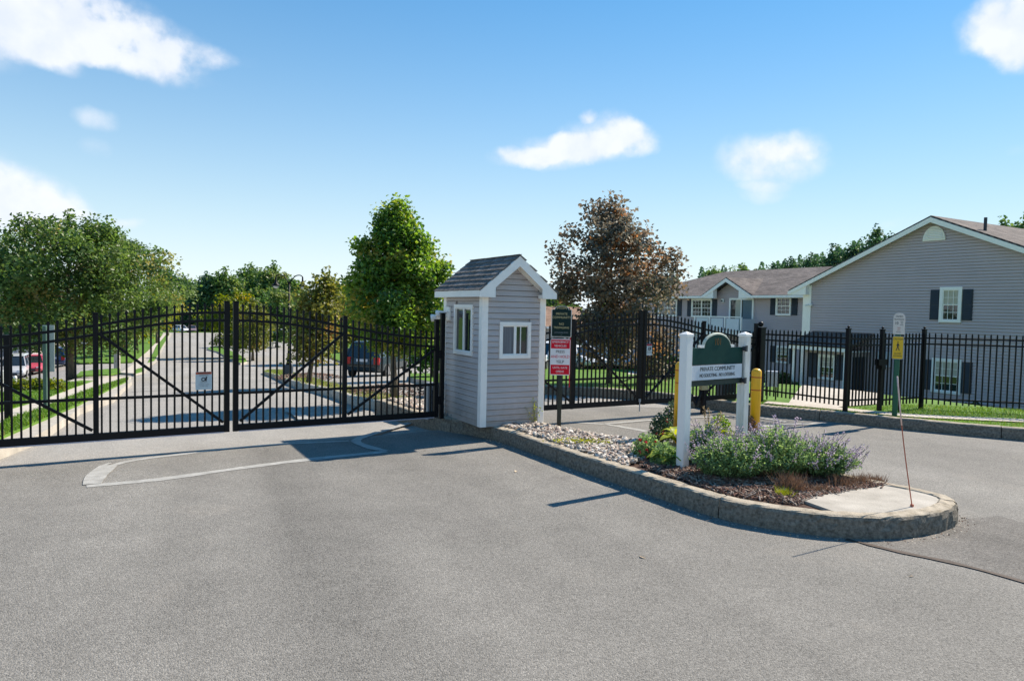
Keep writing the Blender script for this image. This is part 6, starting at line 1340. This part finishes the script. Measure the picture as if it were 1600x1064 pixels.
# ------------------------------------------------------------------ flower bed
PL = dict(cat=leaf_mat('catmint_leaf', (.10, .185, .10), (.30, .45, .17), (.36, .44, .12), .42, .6), purple=leaf_mat('purple_flower', (.36, .28, .41), (.56, .47, .58), (.6, .5, .56), .35, .7),
          hosta=leaf_mat('hosta_leaf', (.05, .17, .02), (.16, .32, .035), (.55, .55, .09), .4, .35), red=leaf_mat('red_flower', (.4, .02, .02), (.55, .06, .04), (.6, .2, .15), .3, .6), deep=leaf_mat('dark_leaf', (.035, .08, .04), (.10, .18, .09), (.14, .09, .06), .25, .4),
          brown=leaf_mat('dried_leaf', (.10, .06, .038), (.2, .13, .085), (.3, .21, .13), .2, .7), lime=leaf_mat('lime_plant', (.1, .17, .015), (.25, .31, .03), (.4, .4, .05), .4, .5))
def catmint(label, x, y, rx, ry, h, ns, spikes, spread=.5, group='catmint plants in the island bed'):
    t_ = thing('catmint_plant', label, 'plant', (x, y, K - .03), 0, group); C = []; D = []; TN = []; FC = []; FT = []; mb = MB()
    for i in range(ns):
        a = rng.uniform(0, 6.28); q = math.sqrt(rng.random()); ex = np.array([math.cos(a) * rx * q, math.sin(a) * ry * q, h * (1 - .55 * q * q) * rng.uniform(.8, 1.12)]); b0 = np.array([ex[0] * .35, ex[1] * .35, 0])
        ctrl = (b0 + ex) / 2 + np.array([0, 0, h * .18]); n = 16
        tt = np.linspace(.25, 1, n); P = ((1 - tt)[:, None] ** 2) * b0 + 2 * ((1 - tt) * tt)[:, None] * ctrl + (tt ** 2)[:, None] * ex
        P += rng.normal(0, .014, P.shape); C.append(P); dd = rng.normal(0, 1, (n, 3)); dd[:, 2] += .7; D.append(dd)
        tb = rng.uniform(.1, 1); TN.append(np.stack([np.clip(tb + rng.normal(0, .18, n) , 0, 1), np.clip(rng.normal(.05, .15, n), 0, 1)], 1))
        if i % 3 == 0: mb.tube([tuple(b0), tuple(ctrl), tuple(ex)], .003, 4, cap=False)
        if rng.random() < spikes:
            tip = ex + np.array([math.cos(a) * rng.uniform(0, .16), math.sin(a) * rng.uniform(0, .16), rng.uniform(.04, .17)]); m_ = 14
            k = np.linspace(0, 1, m_)[:, None]; FC.append(ex + (tip - ex) * k + rng.normal(0, .008, (m_, 3))); FT.append(np.stack([rng.random(m_), rng.random(m_) * .4], 1))
            mb.tube([tuple(ex), tuple(tip)], .0022, 4, cap=False)
    leaves('foliage', np.concatenate(C), .032, np.concatenate(TN), PL['cat'], t_, dirs=np.concatenate(D), aspect=.6)
    if FC: leaves('blossom', np.concatenate(FC), .02, np.concatenate(FT), PL['purple'], t_)
    mb.build('stems', mat('catmint_stem', (.1, .13, .07), .8, .1, 9), t_); return t_
def bedp(px, py): return G(px, py, K)[:2]
a = bedp(1150, 748); catmint('silvery green catmint mound right of the nearer white post', a[0] + .02, a[1] + .16, .5, .38, .44, 760, .08)
a = bedp(1232, 752); catmint('tallest catmint mound in the middle of the bed with pale lilac spikes', a[0] - .02, a[1] + .34, .52, .42, .52, 820, .08)
a = bedp(1300, 750); catmint('catmint mound at the right end thick with purple spikes', a[0] - .02, a[1] + .26, .44, .34, .40, 620, .2)
catmint('greyish catmint sprawling behind the others by the farther post', 2.92, 8.38, .36, .32, .36, 300, .22)
catmint('catmint with lilac spikes behind the nearer white post', 2.40, 8.45, .28, .3, .42, 240, .3)
a = bedp(1112, 742); catmint('small lilac flowered catmint at the foot of the nearer post', a[0] + .02, a[1] + .08, .15, .14, .25, 100, .4)
# tall stray flower spikes
def spikes(label, x, y, lst, mt_, seed=0):
    t_ = thing('flower_spike', label, 'plant', (x, y, K - .03), 0, 'tall stray flower spikes'); mb = MB(); C = []
    for (dx, dy, h) in lst:
        P = [(dx * .2, dy * .2, 0), (dx * .6, dy * .6, h * .6), (dx, dy, h)]; mb.tube(P, .003, 5)
        for k in np.linspace(.62, 1, 7): C.append(np.array([dx * k, dy * k, h * k]) + rng.normal(0, .011, (9, 3)))
    C = np.concatenate(C); mb.build('stems', mat('pale_stem', (.2, .18, .12), .8, .1, 9), t_); leaves('blossom', C, .022, np.stack([rng.random(len(C)), rng.random(len(C)) * .3], 1), mt_, t_); return t_
a = bedp(1235, 752); spikes('tall leaning purple spikes above the middle catmint', a[0], a[1] + .4, [(-.02, .05, .68), (.24, .05, .66), (-.22, 0, .6), (.05, .1, .58), (-.30, .1, .56)], PL['purple'])
a = bedp(1112, 720); spikes('dry tan seed spikes right of the nearer white post', a[0] + .08, a[1] + .5, [(-.05, 0, .62), (.02, .05, .58), (.16, 0, .56), (.2, .1, .5)], leaf_mat('tan_seed', (.25, .18, .09), (.42, .34, .2), (.5, .45, .3), .3, .7))
# broad leaved hostas: every large leaf a part
def hosta(label, x, y, n, ln, mtname='hosta', rz=0, yel=.3, up=.5):
    t_ = thing('hosta_plant', label, 'plant', (x, y, K - .03), rz, 'broad leaved plants in the island bed')
    for i in range(n):
        a = i * 2.4 + rng.uniform(-.3, .3); l_ = ln * rng.uniform(.75, 1.2); w_ = l_ * .27; el = up * rng.uniform(.6, 1.4); m_ = 6; vs = []
        for k in range(m_ + 1):
            u = k / m_; r_ = l_ * u; z = .05 + l_ * (el * u * 1.5 - 1.0 * el * u * u - .15 * u ** 3); ww_ = w_ * math.sin(math.pi * min(1, u ** .7 * .97 + .02)) + .004
            c, s_ = math.cos(a), math.sin(a)
            for v, dz in ((-1, .03), (0, 0), (1, .03)): vs.append((c * r_ - s_ * ww_ * v, s_ * r_ + c * ww_ * v, z + dz * ww_ * 8 * .4))
        me = bpy.data.meshes.new('leaf'); me.from_pydata(vs, [], [(3 * k + j, 3 * k + j + 1, 3 * k + j + 4, 3 * k + j + 3) for k in range(m_) for j in range(2)])
        me.polygons.foreach_set('use_smooth', [True] * len(me.polygons)); g = rng.random(); yy = rng.random() < yel
        at_ = me.color_attributes.new('tint', 'FLOAT_COLOR', 'POINT')
        for k in range(len(vs)): at_.data[k].color = (g, (.8 if k % 3 != 1 else .35) if yy else .05, 0, 1)
        me.materials.append(PL[mtname]); share('leaf', me, t_)
    return t_
a = bedp(1050, 722); hosta('green hosta with yellow edged leaves at the left foot of the nearer post', a[0] - .02, a[1] + .12, 22, .33, yel=.3)
a = bedp(1072, 700); hosta('yellow leaved hosta just behind the nearer white post', a[0] - .04, a[1] + .12, 18, .32, yel=.95, up=1.0)
a = bedp(1130, 700); hosta('lime hosta between the two white posts', a[0], a[1] + .1, 14, .3, 'lime', yel=.3, up=1.1)
a = bedp(1022, 712); hosta('small green hosta at the edge of the gravel', a[0] + .05, a[1], 10, .17, yel=.1)
def posy(label, x, y, rx, h, n, leafp, flowerp, nf, fs=.03, ls=.04, group=None):
    t_ = thing('flowering_plant', label, 'plant', (x, y, K - .03), 0, group); u = rng.normal(0, 1, (n, 3)); u /= np.linalg.norm(u, axis=1)[:, None]; u[:, 2] = np.abs(u[:, 2]); C = u * np.array([rx, rx, h]) * rng.uniform(.55, 1.05, n)[:, None]
    leaves('foliage', C, ls, np.stack([rng.random(n), rng.random(n) * .3], 1), PL[leafp], t_)
    mb = MB()
    for k in range(10): limb(mb, (0, 0, 0), tuple(C[rng.integers(n)] * .9), .004, .002)
    mb.build('stems', mat('dark_stem', (.05, .06, .03), .8, .1, 9), t_)
    if nf:
        u = rng.normal(0, 1, (nf, 3)); u /= np.linalg.norm(u, axis=1)[:, None]; u[:, 2] = np.abs(u[:, 2]) * .8; F_ = np.repeat(u * np.array([rx, rx, h]) * 1.06, 8, 0) + rng.normal(0, .012, (nf * 8, 3))
        leaves('blossom', F_, fs, np.stack([rng.random(nf * 8), rng.random(nf * 8) * .3], 1), PL[flowerp], t_)
    return t_
a = bedp(1016, 716); posy('leafy plant with red blossoms at the left end of the bed', a[0] - .02, a[1] + .12, .2, .32, 1100, 'cat', 'red', 14)
a = bedp(1036, 690); posy('taller dark plant with a few red blossoms behind the hosta', a[0], a[1] + .15, .19, .40, 1100, 'deep', 'red', 10)
a = bedp(1045, 676); posy('dark rounded leafy plant left of the nearer post', a[0] + .06, a[1] - .02, .2, .5, 1300, 'deep', 'purple', 5)
a = bedp(1125, 690); posy('bushy plant with pink lilac heads between the posts', a[0], a[1] + .05, .2, .40, 1200, 'hosta', 'purple', 26, fs=.026)
a = bedp(1182, 700); posy('dark brownish leafy plant at the foot of the right bollard', a[0], a[1] + .3, .14, .42, 700, 'brown', 'red', 0, ls=.05)
a = bedp(1040, 722); posy('grey green low plant before the hostas', a[0] + .0, a[1] + .02, .18, .26, 900, 'cat', 'purple', 0)
def tuft(label, x, y, n, h, r_, mt_='brown'):
    t_ = thing('dried_sedge', label, 'plant', (x, y, K - .03), 0, 'dried tufts in the mulch'); P = np.stack([rng.normal(0, r_ * .4, n), rng.normal(0, r_ * .4, n), np.zeros(n)], 1); a = rng.uniform(0, 6.28, n); d = np.stack([np.cos(a), np.sin(a), np.zeros(n)], 1); l_ = rng.normal(0, .45, (n, 3)); l_[:, 2] = 1; hh = (h * rng.uniform(.5, 1.2, n))[:, None]; V = np.stack([P - d * .004, P + d * .004, P + l_ * hh], 1)
    quads('foliage', V, PL[mt_], t_, np.stack([rng.random(n), rng.random(n) * .5], 1), 3, 1, ((0, 1, 2),)); bmesh_base = MB(); bmesh_base.lathe((0, 0, 0), [(r_ * .35, 0.0), (r_ * .15, .03)], 8); bmesh_base.build('crown_base', MT['soil'], t_); return t_
for (x, y, n, h, r_, lb) in ((1236, 762, 420, .19, .17, 'upright brown dried tuft in front of the catmint'), (1228, 772, 160, .09, .09, 'small yellowish tuft at the kerb edge'), (1320, 757, 420, .13, .2, 'brown dried tuft beside the concrete pad'), (1348, 752, 300, .11, .17, 'low brown tuft touching the concrete pad'), (1283, 766, 260, .09, .16, 'flat dry tuft in the mulch between the brown tufts'), (1372, 749, 160, .08, .1, 'last brown tuft at the back of the pad')):
    a = bedp(x, y); tuft(lb, a[0], a[1] + .03, n, h, r_, 'brown' if h != .09 or x > 1250 else 'lime')
for (px, py, h, lb) in ((816, 660, .34, 'thin weed against the booth front'), (836, 662, .42, 'taller seeding weed by the right booth corner')):
    q = G(px, py, K); t = thing('weed', lb, 'plant', (q[0] - .02, q[1] - .12, K - .02), 0, 'weeds before the booth'); mb = MB(); C = []
    for k in range(6):
        e = (rng.normal(0, .06), rng.normal(0, .04), h * rng.uniform(.6, 1.1)); mb.tube([(0, 0, 0), (e[0] * .4, e[1] * .4, e[2] * .6), e], .0022, 4); C.append(np.array(e) * np.linspace(.25, 1, 12)[:, None] + rng.normal(0, .012, (12, 3)))
    mb.build('stems', mat('weed_stem', (.16, .17, .08), .8, .1, 9), t); C = np.concatenate(C); leaves('foliage', C, .03, np.stack([rng.random(len(C)), rng.random(len(C)) * .6], 1), PL['lime'], t)
for (px, py, lb) in ((890, 692, 'low yellowing weed patch in the river stones'), (925, 694, 'second low weed patch in the river stones')):
    q = G(px, py, K); t = thing('weed', lb, 'plant', (q[0], q[1], K), 0, 'weeds in the river stones'); n = 260; C = rng.normal(0, 1, (n, 3)) * np.array([.11, .08, .015]) + np.array([0, 0, .03]); leaves('foliage', C, .03, np.stack([rng.random(n), rng.random(n)], 1), PL['lime'], t)
